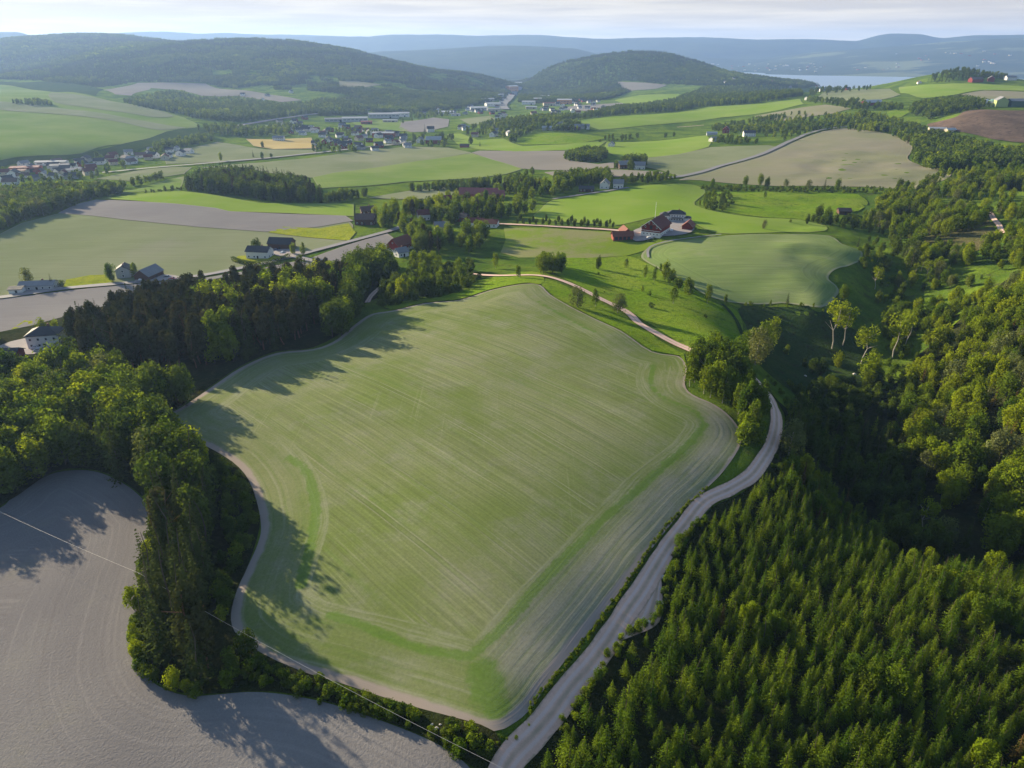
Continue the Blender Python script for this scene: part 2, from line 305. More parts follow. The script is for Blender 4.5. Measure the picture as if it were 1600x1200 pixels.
def grey_main():
    b = NB('grey_tilled_soil'); e = b.attr('edge')
    c = b.mix(b.step(b.noise(0.03, 4, 0.6), 0.35, 0.65), (0.160, 0.150, 0.148), (0.190, 0.180, 0.174))
    wv = b.math('ADD', b.math('MULTIPLY', e, 1.15), b.math('MULTIPLY', b.noise(0.03, 2), 3.0))
    cv = b.n('ShaderNodeCombineXYZ'); b.l(wv, cv.inputs[0]); b.l(b.math('MULTIPLY', b.noise(0.02, 2), 2.0), cv.inputs[1]); n = b.noise(1.0, 3, 0.6, cv.outputs[0])
    n2 = b.noise(1.0, 3, 0.65, b.mapping(math.radians(35), (0.03, 0.9, 1)))
    n = b.mix(b.step(e, 22, 26), n, n2)
    c = b.mix(b.math('MULTIPLY', b.step(n, 0.5, 0.75), 0.38), c, (0.28, 0.255, 0.24)); c = b.mix(b.math('MULTIPLY', b.step(n, 0.46, 0.25), 0.4), c, (0.13, 0.112, 0.105))
    c = b.mix(1.0, c, b.math('MULTIPLY_ADD', b.noise(3, 4, 0.8), 0.6, 0.7), 'MULTIPLY')
    c = b.mix(b.math('MULTIPLY', b.step(b.noise(0.06, 4, 0.7), 0.52, 0.8), 0.3), c, (0.16, 0.15, 0.09))
    return b.bsdf(c, 1.0, 0.0, b.noise(2.0, 4, 0.7), 0.5, 0.3)
M['grey_main'] = grey_main()
M['grey'] = crop('pale_soil', (0.18, 0.167, 0.165), (0.21, 0.20, 0.19), 0.4, 0.14, 0.01, (0.26, 0.23, 0.2), 0.3)
M['greygreen'] = crop('thin_green_crop', (0.15, 0.175, 0.085), (0.195, 0.21, 0.12), -0.1, 0.16, 0.008, (0.24, 0.22, 0.18), 0.4)
M['green'] = crop('green_crop', (0.125, 0.19, 0.038), (0.175, 0.225, 0.065), 0.3, 0.16, 0.009, (0.22, 0.22, 0.13), 0.25)
M['bright'] = crop('bright_grass_crop', (0.15, 0.235, 0.025), (0.195, 0.26, 0.05), 0.1, 0.12, 0.012, (0.2, 0.22, 0.08), 0.2)
M['field2'] = crop('pale_green_crop', (0.14, 0.195, 0.06), (0.175, 0.215, 0.085), 0.3, 0.3, 0.016, (0.25, 0.23, 0.17), 0.35)
M['dry'] = crop('dry_grass', (0.16, 0.185, 0.05), (0.20, 0.19, 0.09), 0.2, 0.2, 0.03)
M['beige'] = crop('beige_crop', (0.185, 0.19, 0.105), (0.215, 0.198, 0.14), 0.2, 0.16, 0.008, (0.28, 0.24, 0.18), 0.4)
M['yellow'] = crop('yellow_stubble', (0.38, 0.29, 0.11), (0.42, 0.33, 0.14), 0.05, 0.12, 0.01)
M['mauve'] = crop('bare_mauve_soil', (0.19, 0.175, 0.15), (0.22, 0.2, 0.17), 0.2, 0.12, 0.006)
def rough_grass(name, a, c_, d, sc=0.05):
    b = NB(name); c = b.mix(b.step(b.noise(sc, 5, 0.6), 0.35, 0.65), a, c_); c = b.mix(b.step(b.noise(sc * 5, 4, 0.7), 0.5, 0.72), c, d)
    c = b.mix(1.0, c, b.math('MULTIPLY_ADD', b.noise(1.1, 5, 0.8), 1.3, 0.35), 'MULTIPLY')
    c = b.mix(b.math('MULTIPLY', b.step(b.noise(0.35, 5, 0.75), 0.54, 0.68), 0.45), c, (0.055, 0.07, 0.02))
    return b.bsdf(c, 1.0, 0.0, b.noise(0.5, 6, 0.75), 1.0, 1.6)
M['ground'] = rough_grass('rough_grassland', (0.055, 0.105, 0.015), (0.125, 0.185, 0.018), (0.065, 0.08, 0.022), 0.028)
M['meadow'] = rough_grass('bright_meadow', (0.13, 0.22, 0.012), (0.165, 0.225, 0.025), (0.08, 0.14, 0.015), 0.04)
M['pasture'] = (lambda: (lambda b: b.bsdf(b.mix(1.0, b.mix(b.math('MULTIPLY', b.step(b.noise(0.022, 5, 0.65), 0.46, 0.62), 0.8), b.mix(b.noise(0.08, 4), (0.13, 0.20, 0.016), (0.165, 0.215, 0.03)), (0.205, 0.19, 0.10)), b.math('MULTIPLY_ADD', b.noise(0.8, 5, 0.8), 0.6, 0.7), 'MULTIPLY'), 1.0, 0.0))(NB('patchy_pasture')))()
M['lawn'] = rough_grass('lawn', (0.22, 0.26, 0.02), (0.26, 0.28, 0.03), (0.16, 0.2, 0.03), 0.05)
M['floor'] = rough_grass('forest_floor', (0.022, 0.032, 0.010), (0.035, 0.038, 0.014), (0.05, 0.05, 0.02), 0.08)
M['bank'] = rough_grass('dark_bank_and_shade_grass', (0.03, 0.06, 0.018), (0.045, 0.07, 0.02), (0.035, 0.04, 0.02), 0.05)  # dark bank grass; its tone also carries shade on high field and ravine
def gravel():
    b = NB('gravel'); t = b.attr('across')
    c = b.mix(b.noise(0.6, 5, 0.75), (0.42, 0.265, 0.20), (0.68, 0.46, 0.36)); c = b.mix(1.0, c, b.math('MULTIPLY_ADD', b.noise(5, 3, 0.8), 0.4, 0.8), 'MULTIPLY')
    k = b.math('ABSOLUTE', b.math('SUBTRACT', b.math('ABSOLUTE', t), 0.42)); tr = b.math('SUBTRACT', 1.0, b.step(k, 0.05, 0.22))
    c = b.mix(b.math('MULTIPLY', tr, 0.5), c, (0.56, 0.47, 0.44))
    mid = b.math('MULTIPLY', b.math('SUBTRACT', 1.0, b.step(b.math('ABSOLUTE', t), 0.05, 0.25)), 0.85); c = b.mix(b.math('MULTIPLY', mid, b.noise(0.4, 3)), c, (0.2, 0.2, 0.12))
    ed = b.step(b.math('ADD', b.math('ABSOLUTE', t), b.math('MULTIPLY', b.math('SUBTRACT', b.noise(0.9, 3), 0.5), 0.5)), 0.85, 1.0); c = b.mix(b.math('MULTIPLY', ed, 0.55), c, (0.16, 0.16, 0.09))
    return b.bsdf(c, 0.95, 0.1, b.noise(6, 3), 0.4, 0.08)
M['gravel'] = gravel()
M['asphalt'] = plain('asphalt', (0.17, 0.165, 0.17), 0.85, 0.2, 0.15, 0.3)
M['yard'] = plain('yard_gravel', (0.27, 0.24, 0.23), 0.95, 0.1, 0.2, 0.5)
M['scrubland'] = rough_grass('scrub_heath', (0.10, 0.10, 0.035), (0.12, 0.105, 0.05), (0.06, 0.08, 0.02), 0.06)
M['mound'] = rough_grass('brown_fill', (0.10, 0.072, 0.055), (0.15, 0.105, 0.08), (0.06, 0.046, 0.038), 0.03)
# ------------------------------------------------------------------ the ground sheet
def build_ground():
    fine_t = gt; ct_l = np.linspace(-math.pi, TH0, 60)[:-1]; ct_r = np.linspace(TH1, math.pi, 60)[1:]
    th = np.concatenate([ct_l, fine_t, ct_r]); lr = np.concatenate([[math.log(6), math.log(15)], gl, np.log([8000, 9000, 11000, 14000, 18000])])
    T, L = np.meshgrid(th, lr, indexing='ij'); X = np.sin(T) * np.exp(L); Y = np.cos(T) * np.exp(L)
    Z = height(X, Y); Z[:, -5:] = -150
    n1, n2 = T.shape; V = np.stack([X, Y, Z], -1).reshape(-1, 3)
    i, j = np.meshgrid(np.arange(n1 - 1), np.arange(n2 - 1), indexing='ij'); a = (i * n2 + j).ravel()
    Fq = np.stack([a, a + 1, a + n2 + 1, a + n2], -1)
    # the far hills are wooded, the near country is grass
    r = np.hypot(V[:, 0], V[:, 1])
    m = mesh('ground', V, Fq, M['ground'], smooth_=True)
    o = obj('ground', m); tag(o, kind='structure')
    c = obj('ground_centre', mesh('ground_centre', [(0, 0, float(height(0, 20)))] + [(6 * math.sin(t), 6 * math.cos(t), float(height(6 * math.sin(t), 6 * math.cos(t)))) for t in np.linspace(0, 2 * math.pi, 24, endpoint=False)],
            [(0, k + 1, (k + 1) % 24 + 1) for k in range(24)], M['ground'])); tag(c, kind='structure'); c.name = 'ground'
build_ground()
def dist_poly(P, Q, closed=True):
    """distance of points P (n,2) to polyline Q (m,2)"""
    d = np.full(len(P), 1e9); N = len(Q)
    for i in range(N if closed else N - 1):
        a = Q[i]; b = Q[(i + 1) % N]; ab = b - a; L2 = ab @ ab + 1e-12
        t = np.clip(((P - a) @ ab) / L2, 0, 1); d = np.minimum(d, np.hypot(*(P - a - t[:, None] * ab).T))
    return d
SHEETS = []
def sheet(name, px, mat, level=1, step=0.014, n=4, kind='structure', bands=None, sm=True, extra=None, label=None):
    W = hit([p[0] for p in px], [p[1] for p in px])[:, :2]
    B = smooth(W, True, n) if sm else W
    # densify
    D = []
    for i in range(len(B)):
        a, b = B[i], B[(i + 1) % len(B)]; L = np.hypot(*(b - a)); s = max(1.0, step * np.hypot(*a)); k = max(1, int(L / s))
        for t in np.arange(k) / k: D.append(a + (b - a) * t)
    D = np.array(D)
    th = np.arctan2(D[:, 0], D[:, 1]); lr = np.log(np.hypot(D[:, 0], D[:, 1]))
    tt = np.arange(th.min(), th.max(), step); ll = np.arange(lr.min(), lr.max(), step)
    T, L = np.meshgrid(tt, ll); T = T.ravel() + RNG.uniform(-.1, .1, T.size) * step; L = L.ravel() + RNG.uniform(-.1, .1, L.size) * step
    X = np.sin(T) * np.exp(L); Y = np.cos(T) * np.exp(L); k = inpoly(X, Y, D); X, Y = X[k], Y[k]
    P = np.stack([X, Y], -1); d = dist_poly(P, D); k = d > 0.4 * step * np.hypot(X, Y); P = P[k]
    allp = np.concatenate([D, P]); nb = len(D)
    vs, es, fs, *_ = mgeo.delaunay_2d_cdt([Vector(map(float, p)) for p in allp], [(i, (i + 1) % nb) for i in range(nb)], [list(range(nb))], 1, 1e-5)
    V = np.array([(v[0], v[1]) for v in vs]); r = np.hypot(V[:, 0], V[:, 1])
    z = height(V[:, 0], V[:, 1]) + level * (0.04 + 0.0004 * r)
    Fc = np.array([f for f in fs if len(f) == 3]); 
    a, b_, c_ = V[Fc[:, 0]], V[Fc[:, 1]], V[Fc[:, 2]]
    cr_ = (b_[:, 0] - a[:, 0]) * (c_[:, 1] - a[:, 1]) - (b_[:, 1] - a[:, 1]) * (c_[:, 0] - a[:, 0]); Fc[cr_ < 0] = Fc[cr_ < 0][:, ::-1]
    m = mesh(name, np.column_stack([V, z]), Fc, mat, smooth_=True)
    fattr(m, 'edge', dist_poly(V, D))
    if extra:
        for key, fn in extra.items(): fattr(m, key, fn(V, D))
    o = obj(name, m); tag(o, label, kind=kind); SHEETS.append(D); return o
ROADS = []
def ribbon(name, px, width, mat, level=3, closed=False, wpts=None):
    W = hit([p[0] for p in px], [p[1] for p in px])[:, :2] if wpts is None else np.array(wpts)
    B = smooth(W, False, 8); out_ = [B[0]]
    for p in B[1:]:
        if np.hypot(*(p - out_[-1])) > 0.5: out_.append(p)
    B = np.array(out_); 
    # fine resample
    seg = np.hypot(*np.diff(B, axis=0).T); s = np.concatenate([[0], np.cumsum(seg)]); r0 = np.hypot(*B.mean(0)); st = max(1.0, 0.008 * r0)
    q_ = np.linspace(0, s[-1], max(4, int(s[-1] / st))); B = np.stack([np.interp(q_, s, B[:, 0]), np.interp(q_, s, B[:, 1])], -1)
    t = np.gradient(B, axis=0); t /= np.hypot(*t.T)[:, None] + 1e-9; nrm = np.stack([-t[:, 1], t[:, 0]], -1)
    wd = width if np.ndim(width) == 0 else np.interp(q_ / s[-1], np.linspace(0, 1, len(width)), width)[:, None]
    K = np.array([-1, -0.7, -0.42, -0.15, 0.15, 0.42, 0.7, 1.0]); V = []; ac = []
    wob = vnoise(B[:, 0], B[:, 1], 4, 8)[:, None] * 0.35
    for k in K:
        P = B + nrm * (k * (wd / 2 + (wob if abs(k) == 1 else 0))); V.append(P); ac.append(np.full(len(P), k))
    nk = len(K); N = len(B); V = np.concatenate(V); ac = np.concatenate(ac); r = np.hypot(V[:, 0], V[:, 1])
    z = height(V[:, 0], V[:, 1]) + level * (0.04 + 0.0004 * r)
    Fc = [];
    i = np.arange(N - 1)
    for k in range(nk - 1): Fc.append(np.stack([k * N + i, k * N + i + 1, (k + 1) * N + i + 1, (k + 1) * N + i], -1)[:, ::-1])
    m = mesh(name, np.column_stack([V, z]), np.concatenate(Fc), mat, smooth_=True); fattr(m, 'across', ac)
    o = obj(name, m); tag(o, kind='structure'); ROADS.append((B, float(np.mean(wd)))); return o
# ---- the big field in the middle
MAINP = [(820,444),(844,446),(860,461),(898,483),(969,517),(1019,550),(1060,557),(1073,575),(1070,601),(1082,617),(1117,633),(1144,655),(1158,679),(1154,702),(1131,736),(1097,770),(1060,805),(1002,878),(935,969),(867,1053),(827,1110),(800,1132),(780,1141),
 (749,1140),(665,1110),(591,1087),(530,1067),(472,1050),(422,1033),(388,1009),(366,986),(361,959),(371,921),(388,884),(403,850),(408,824),(402,787),(388,750),(364,723),(324,699),(287,684),(262,668),(262,650),(287,635),(337,601),(378,574),(432,552),(489,546),(520,535),(540,520),(557,506),(581,491),(618,485),(665,474),(719,469),(766,454)]
def poly_d(px, wdt):
    def fn(V, D):
        res = np.zeros(len(V))
        for line, wd in zip(px, wdt):
            Q = smooth(hit([p[0] for p in line], [p[1] for p in line])[:, :2], False, 6)
            res = np.maximum(res, np.clip(1.35 - 0.7 * dist_poly(V, Q, False) / wd, 0, 1))
        return res
    return fn
bands = [[(452,715),(470,728),(483,745),(491,775),(493,805),(486,850),(478,885),(470,915)], [(515,962),(560,975),(600,992),(640,1008),(690,1020),(735,1026)], [(735,1026),(790,975),(850,905),(905,850),(950,805),(1000,762),(1045,722),(1080,690),(1102,663)],
         [(1102,663),(1085,643),(1050,628),(1025,612),(1016,592),(1022,572)], [(755,1050),(765,1085),(775,1110)], [(840,470),(890,500),(930,520)]]
bw = [1.15, 0.9, 1.05, 0.8, 2.6, 0.7]
pales = [[(1060,760),(1000,830),(930,900),(870,970),(820,1030)], [(1075,600),(1120,650),(1125,690),(1080,745)]]
sheet('green_field', MAINP, M['main'], 1, 0.0075, 3, extra={'band': poly_d(bands, bw), 'pale': poly_d(pales, [4.5, 3.0]),
      'track': lambda V, D: np.clip((60 - V[:, 0] - 0.35 * (V[:, 1] - 80)) / 40, 0, 1)})
sheet('tilled_field', [(-60,812),(0,794),(20,777),(51,756),(84,740),(121,735),(152,738),(182,750),(209,767),(236,794),(243,804),(240,850),(225,900),(212,960),(211,1010),(216,1033),(236,1064),(263,1079),(290,1087),(324,1087),(381,1082),(422,1083),(472,1090),(530,1104),(597,1127),(665,1154),(712,1181),(745,1215),(780,1290),(400,1400),(-200,1400),(-300,1100),(-260,850)], M['grey_main'], 1, 0.01)
# ---- fields across the valley: name, outline, material, level
FIELDS = [
 ('field_strip', [(-80,475),(0,468),(101,455),(202,445),(324,434),(388,423),(440,413),(466,408),(506,414),(470,424),(398,440),(324,462),(240,480),(175,493),(78,512),(0,535),(-80,545)], 'grey', 1),
 ('field_corner', [(479,406),(540,384),(605,365),(615,372),(608,388),(591,404),(560,418),(510,430),(480,425)], 'grey', 1),
 ('valley_field', [(-90,380),(0,366),(34,349),(91,334),(145,314),(236,318),(337,327),(358,332),(540,340),(552,352),(548,374),(505,388),(439,404),(371,420),(304,431),(202,441),(101,450),(0,463),(-90,470)], 'greygreen', 1),
 ('bare_field', [(91,334),(120,320),(150,313),(236,317),(337,326),(358,331),(540,338),(552,346),(500,355),(415,363),(388,361),(304,355),(202,345),(120,336)], 'grey', 2),
 ('grass_field', [(159,311),(220,304),(280,299),(337,306),(405,318),(470,319),(553,319),(553,339),(450,334),(358,331),(337,326),(236,317)], 'bright', 2),
 ('lawn', [(98,452),(104,438),(140,431),(165,430),(180,443),(140,450)], 'lawn', 2), ('lawn', [(364,408),(372,401),(400,399),(440,394),(455,402),(420,412),(385,415)], 'lawn', 2),
 ('lawn', [(419,364),(442,355),(500,358),(545,350),(556,364),(545,377),(475,371)], 'lawn', 2), ('lawn', [(10,520),(40,500),(100,508),(120,530),(100,560),(40,570),(0,560)], 'lawn', 1),
 ('green_field_beyond', [(520,271),(630,256),(737,240),(800,259),(816,265),(790,273),(746,279),(631,285),(560,292),(499,295),(488,278)], 'green', 2),
 ('pale_field_beyond', [(310,263),(365,257),(480,248),(540,239),(600,233),(640,229),(700,231),(737,239),(630,256),(520,271),(486,278),(430,272),(380,262)], 'greygreen', 1),
 ('hedged_field', [(575,310),(640,299),(700,293),(735,296),(740,306),(690,311),(620,312)], 'greygreen', 2),
 ('side_field', [(150,280),(210,268),(262,261),(300,262),(288,272),(262,276),(200,283)], 'greygreen', 1), ('side_field', [(170,303),(215,296),(262,281),(288,276),(283,294),(240,299)], 'green', 1),
 ('riverside_field', [(255,244),(290,232),(340,222),(382,229),(417,234),(493,235),(494,240),(417,249),(347,253),(260,257)], 'greygreen', 1),
 ('stubble_field', [(384,218),(426,219),(487,216),(494,233),(428,234),(396,229)], 'yellow', 2), ('paddock', [(412,196),(470,197),(476,205),(445,214),(416,210)], 'green', 1),
 ('hillside_field', [(-120,262),(0,251),(128,240),(189,226),(260,206),(304,200),(312,196),(287,184),(240,170),(176,159),(145,151),(81,144),(0,133),(-120,125)], 'green', 1),
 ('hillside_strip', [(0,160),(60,166),(110,172),(160,178),(225,190),(285,200),(300,199),(250,204),(190,192),(130,183),(70,178),(0,172)], 'greygreen', 2),
 ('hillside_strip', [(81,146),(145,153),(176,160),(235,171),(270,182),(240,184),(190,176),(130,168),(85,160)], 'greygreen', 2),
 ('high_field', [(-60,128),(0,128),(64,128),(120,131),(162,140),(150,150),(81,144),(0,133)], 'bank', 1),  # shaded part of the hillside, painted as darker grass
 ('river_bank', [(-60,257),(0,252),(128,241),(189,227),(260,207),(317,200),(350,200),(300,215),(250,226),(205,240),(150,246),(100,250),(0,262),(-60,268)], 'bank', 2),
 ('mauve_field', [(162,141),(216,130),(287,130),(321,131),(337,138),(405,145),(472,157),(439,160),(371,150),(314,150),(287,142),(236,138),(205,150),(180,148)], 'mauve', 1),
 ('far_clearing', [(530,127),(560,127),(597,133),(564,138),(530,136)], 'beige', 1),
 ('town_green', [(548,192),(618,187),(628,192),(625,198),(640,206),(600,203),(565,200)], 'green', 1), ('town_field', [(628,191),(677,184),(702,187),(700,198),(669,206),(642,207),(622,200)], 'grey', 1),
 ('town_field', [(718,187),(765,182),(776,188),(774,194),(735,195)], 'greygreen', 1),
 ('meadow_field', [(699,210),(720,209),(746,219),(786,217),(817,229),(884,226),(948,221),(935,230),(881,235),(800,237),(749,234),(715,226)], 'bright', 1),
 ('middle_field', [(737,239),(749,236),(884,236),(940,232),(888,251),(935,257),(959,254),(959,263),(900,266),(850,266),(817,264),(800,259)], 'mauve', 1),
 ('strip_field', [(850,270),(890,267),(969,266),(1036,270),(1030,276),(959,277),(871,278)], 'mauve', 2),
 ('east_field', [(948,222),(1070,216),(1104,212),(1112,222),(1107,230),(1060,242),(1009,247),(959,243),(942,234)], 'bright', 1),
 ('slope_field', [(1009,248),(1060,242),(1110,231),(1200,228),(1217,231),(1181,243),(1127,259),(1060,276),(1036,268),(1009,262)], 'greygreen', 2),
 ('ploughed_slope', [(1127,262),(1195,242),(1229,226),(1269,211),(1300,203),(1328,201),(1397,212),(1425,228),(1418,248),(1440,260),(1482,262),(1484,276),(1458,287),(1431,296),(1347,292),(1212,291),(1094,282),(1062,281)], 'beige', 1),
 ('upland_field', [(888,189),(960,182),(1060,176),(1105,168),(1162,164),(1250,155),(1256,163),(1220,172),(1180,179),(1127,184),(1040,194),(937,203),(922,198)], 'bright', 1),
 ('upland_field', [(960,157),(999,149),(1060,147),(1070,151),(1062,156),(999,163),(972,162)], 'bright', 1), ('upland_soil', [(869,171),(902,165),(972,161),(986,167),(964,174),(900,173)], 'grey', 1),
 ('upland_soil', [(964,128),(1042,133),(1025,139),(985,142),(970,136)], 'mauve', 1),
 ('knoll_grass', [(811,207),(831,203),(850,208),(909,210),(946,216),(902,224),(850,226),(806,224)], 'meadow', 1),
 ('ridge_field', [(1404,137),(1465,132),(1539,132),(1620,137),(1620,143),(1535,141),(1495,148),(1442,154),(1407,146)], 'bright', 1),
 ('ridge_field', [(1497,149),(1539,142),(1620,145),(1620,160),(1565,157),(1512,152)], 'beige', 1), ('ridge_field', [(1290,143),(1390,139),(1407,148),(1370,158),(1310,162),(1270,158)], 'greygreen', 1),
 ('gap_meadow', [(1385,176),(1414,167),(1425,174),(1407,184),(1390,186)], 'meadow', 1), ('lookout_field', [(1178,182),(1255,168),(1290,164),(1330,170),(1300,178),(1220,190)], 'beige', 1),
 ('farm_field', [(864,313),(920,304),(982,294),(1040,288),(1075,288),(1092,292),(1102,301),(1086,321),(1161,338),(1269,348),(1289,361),(1202,364),(1127,365),(1090,352),(1060,333),(1020,340),(960,353),(900,348),(835,342),(842,330)], 'bright', 1),
 ('farm_pasture', [(787,356),(870,358),(955,363),(958,378),(1019,379),(1030,382),(979,400),(900,404),(810,403),(782,395),(790,375)], 'pasture', 1),
 ('dry_patch', [(807,366),(870,368),(920,384),(900,396),(850,399),(795,393),(790,380)], 'dry', 2) if 0 else ('verge_grass', [(850,437),(880,446),(935,474),(985,498),(1030,532),(1068,553),(1072,570),(1062,556),(1019,548),(969,515),(898,481),(862,460),(846,446)], 'meadow', 1.5),
 ('farm_crop', [(1043,376),(1070,373),(1127,369),(1222,367),(1296,369),(1316,382),(1343,391),(1346,405),(1323,417),(1300,425),(1295,437),(1310,452),(1306,464),(1283,481),(1222,474),(1117,467),(1070,440),(1029,420),(1002,403),(1013,387)], 'field2', 1),
 ('lumpy_meadow', [(1095,320),(1120,300),(1150,296),(1220,300),(1296,300),(1350,310),(1350,325),(1300,338),(1240,342),(1165,336)], 'meadow', 1),
 ('slope_meadow', [(872,404),(940,403),(985,401),(1010,412),(1040,428),(1110,470),(1145,482),(1160,505),(1158,535),(1120,548),(1090,546),(1060,536),(1000,497),(930,460),(875,432),(850,415)], 'meadow', 1),
 ('ravine_grass', [(1160,478),(1290,484),(1300,500),(1340,520),(1370,560),(1350,610),(1290,625),(1220,600),(1180,560),(1170,520)], 'bank', 1),  # shade below the steep bank is put into this dark grass colour
 ('crest_grass', [(745,440),(830,425),(850,436),(844,445),(820,443),(766,453),(719,468),(665,473),(618,484),(600,478),(640,470),(700,462)], 'meadow', 2),
 ('glade', [(1400,345),(1450,322),(1520,318),(1545,345),(1560,375),(1520,395),(1450,380),(1410,370)], 'scrubland', 1),
 ('spoil_heap', [(1448,196),(1470,190),(1495,183),(1512,174),(1560,173),(1640,174),(1640,222),(1565,220),(1530,213),(1495,206),(1465,203)], 'mound', 2),
]
SOFT = {'farm_crop', 'farm_field', 'slope_meadow', 'lumpy_meadow', 'ravine_grass', 'crest_grass', 'spoil_heap', 'knoll_grass', 'ploughed_slope', 'river_bank', 'hillside_strip', 'dry_patch'}
for nm, px, mt, lv in FIELDS: sheet(nm, px, M[mt], lv, 0.012 if nm != 'farm_crop' else 0.01, 4, sm=nm in SOFT)
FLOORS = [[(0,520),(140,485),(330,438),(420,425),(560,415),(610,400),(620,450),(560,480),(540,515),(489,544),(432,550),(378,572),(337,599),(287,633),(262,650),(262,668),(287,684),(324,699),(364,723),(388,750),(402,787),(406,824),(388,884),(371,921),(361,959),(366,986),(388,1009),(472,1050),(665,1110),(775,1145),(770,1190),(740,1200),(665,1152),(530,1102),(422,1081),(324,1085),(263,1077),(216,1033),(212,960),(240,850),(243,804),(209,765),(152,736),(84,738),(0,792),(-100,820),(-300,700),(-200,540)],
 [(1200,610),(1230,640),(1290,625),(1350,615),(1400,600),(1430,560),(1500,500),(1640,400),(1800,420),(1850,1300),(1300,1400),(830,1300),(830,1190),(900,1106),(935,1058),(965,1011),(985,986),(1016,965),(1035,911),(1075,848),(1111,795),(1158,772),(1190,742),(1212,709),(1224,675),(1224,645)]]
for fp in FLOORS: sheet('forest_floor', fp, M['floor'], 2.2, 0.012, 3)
# ---- roads
RC = [(770,1260),(792,1196),(833,1150),(868,1108),(895,1071),(920,1043),(950,1003),(977,960),(1002,925),(1020,895),(1045,855),(1073,818),(1102,784),(1143,764),(1176,742),(1198,711),(1211,678),(1213,650),(1204,624),(1187,601),(1168,585),(1130,570),(1088,553),(1070,545),(1033,527),(1000,508),(979,489),(935,467),(908,453),(880,441),(850,433),(800,432),(750,431),(720,428),(695,427)]
ribbon('gravel_road', RC, [4.6,4.6,4.4,4.1,3.9,3.8,3.8,3.8,3.9,4.0,4.1,4.1,4.0,3.8,3.6,3.4,3.2,3.0,3.0], M['gravel'], 4)
ribbon('gravel_lay_by', [(965,1000),(990,985),(1012,968),(1022,940),(1030,905)], [0.8,3.0,4.2,3.0,0.8], M['gravel'], 3.4)
ribbon('field_track', [(574,474),(580,464),(590,454),(603,445),(625,438)], 2.6, M['gravel'])
ribbon('valley_road', [(-80,472),(0,466),(101,452),(202,443),(304,433),(371,421),(439,406),(472,398),(540,380),(611,361),(640,350),(690,335)], 5.5, M['asphalt'])
ribbon('valley_road', [(462,402),(490,409),(520,418)], 5, M['asphalt'])
ribbon('farm_drive', [(740,350),(780,351),(867,355),(920,358),(962,361),(1000,366)], 3.4, M['gravel'])
ribbon('village_road', [(864,312),(905,306),(945,300),(982,294)], 4, M['asphalt'])
ribbon('country_road', [(1040,279),(1062,277),(1095,270),(1127,260),(1165,250),(1195,240),(1229,224),(1250,215),(1269,208),(1296,202),(1330,199)], 7, M['asphalt'])
ribbon('hill_track', [(1546,333),(1550,340),(1556,348),(1562,357),(1566,366)], 3, M['gravel'])
ribbon('main_road', [(160,271),(230,264),(304,258),(439,246),(540,235),(620,226),(680,216)], 9, M['asphalt'])
ribbon('motorway', [(790,172),(786,166),(790,160),(797,153),(804,147),(810,142),(812,137)], 24, M['asphalt'])
ribbon('bypass_road', [(372,198),(400,193),(435,187),(487,180),(540,175),(590,172)], 12, M['asphalt'])
ribbon('field_lane', [(1058,200),(1100,197)], 3, M['gravel'])
ribbon('track', [(1013,404),(1013,390),(1030,382),(1060,376),(1090,372),(1127,368)], 1.5, M['asphalt'], 4)
ribbon('meadow_track', [(1128,476),(1140,488),(1152,505),(1160,525)], 2.0, M['bank'], 3)
sheet('farm_yard', [(989,376),(989,362),(1002,357),(1030,345),(1042,348),(1066,346),(1080,352),(1085,360),(1071,367),(1045,370),(1027,371),(1015,375),(1000,378)], M['yard'], 3, 0.014, 2)
sheet('house_yard', [(425,398),(440,390),(470,392),(475,399),(450,404)], M['yard'], 3, 0.014, 2)
sheet('house_yard', [(18,535),(60,528),(78,538),(70,552),(35,556),(5,560),(-10,548)], M['yard'], 3, 0.014, 2)
sheet('house_yard', [(210,443),(220,434),(250,430),(275,432),(278,436),(240,441)], M['yard'], 3, 0.014, 2)
sheet('house_yard', [(25,462),(30,455),(80,449),(100,451),(60,459)], M['yard'], 3, 0.014, 2)
# ------------------------------------------------------------------ water
def lake():
    px = [(1100,131),(1160,127),(1300,150),(1450,150),(1800,150)]; P = [(r * math.sin(t), r * math.cos(t)) for t, r in ((0.14, 3300), (0.14, 8300), (0.3, 8800), (0.47, 8300), (0.75, 8200), (0.8, 3300), (0.45, 2900))]
    b = NB('lake_water'); n = b.noise(0.02, 4, 0.6, b.mapping(0.3, (1, 4, 1))); b.bsdf((0.14, 0.19, 0.24), 0.3, 0.5, n, 0.15, 1.0)
    m = mesh('lake', [(x, y, -120) for x, y in P], [tuple(range(len(P)))[::-1]], b.m)
    if m.polygons[0].normal.z < 0: m.flip_normals()
    tag(obj('lake', m), kind='structure')
lake()
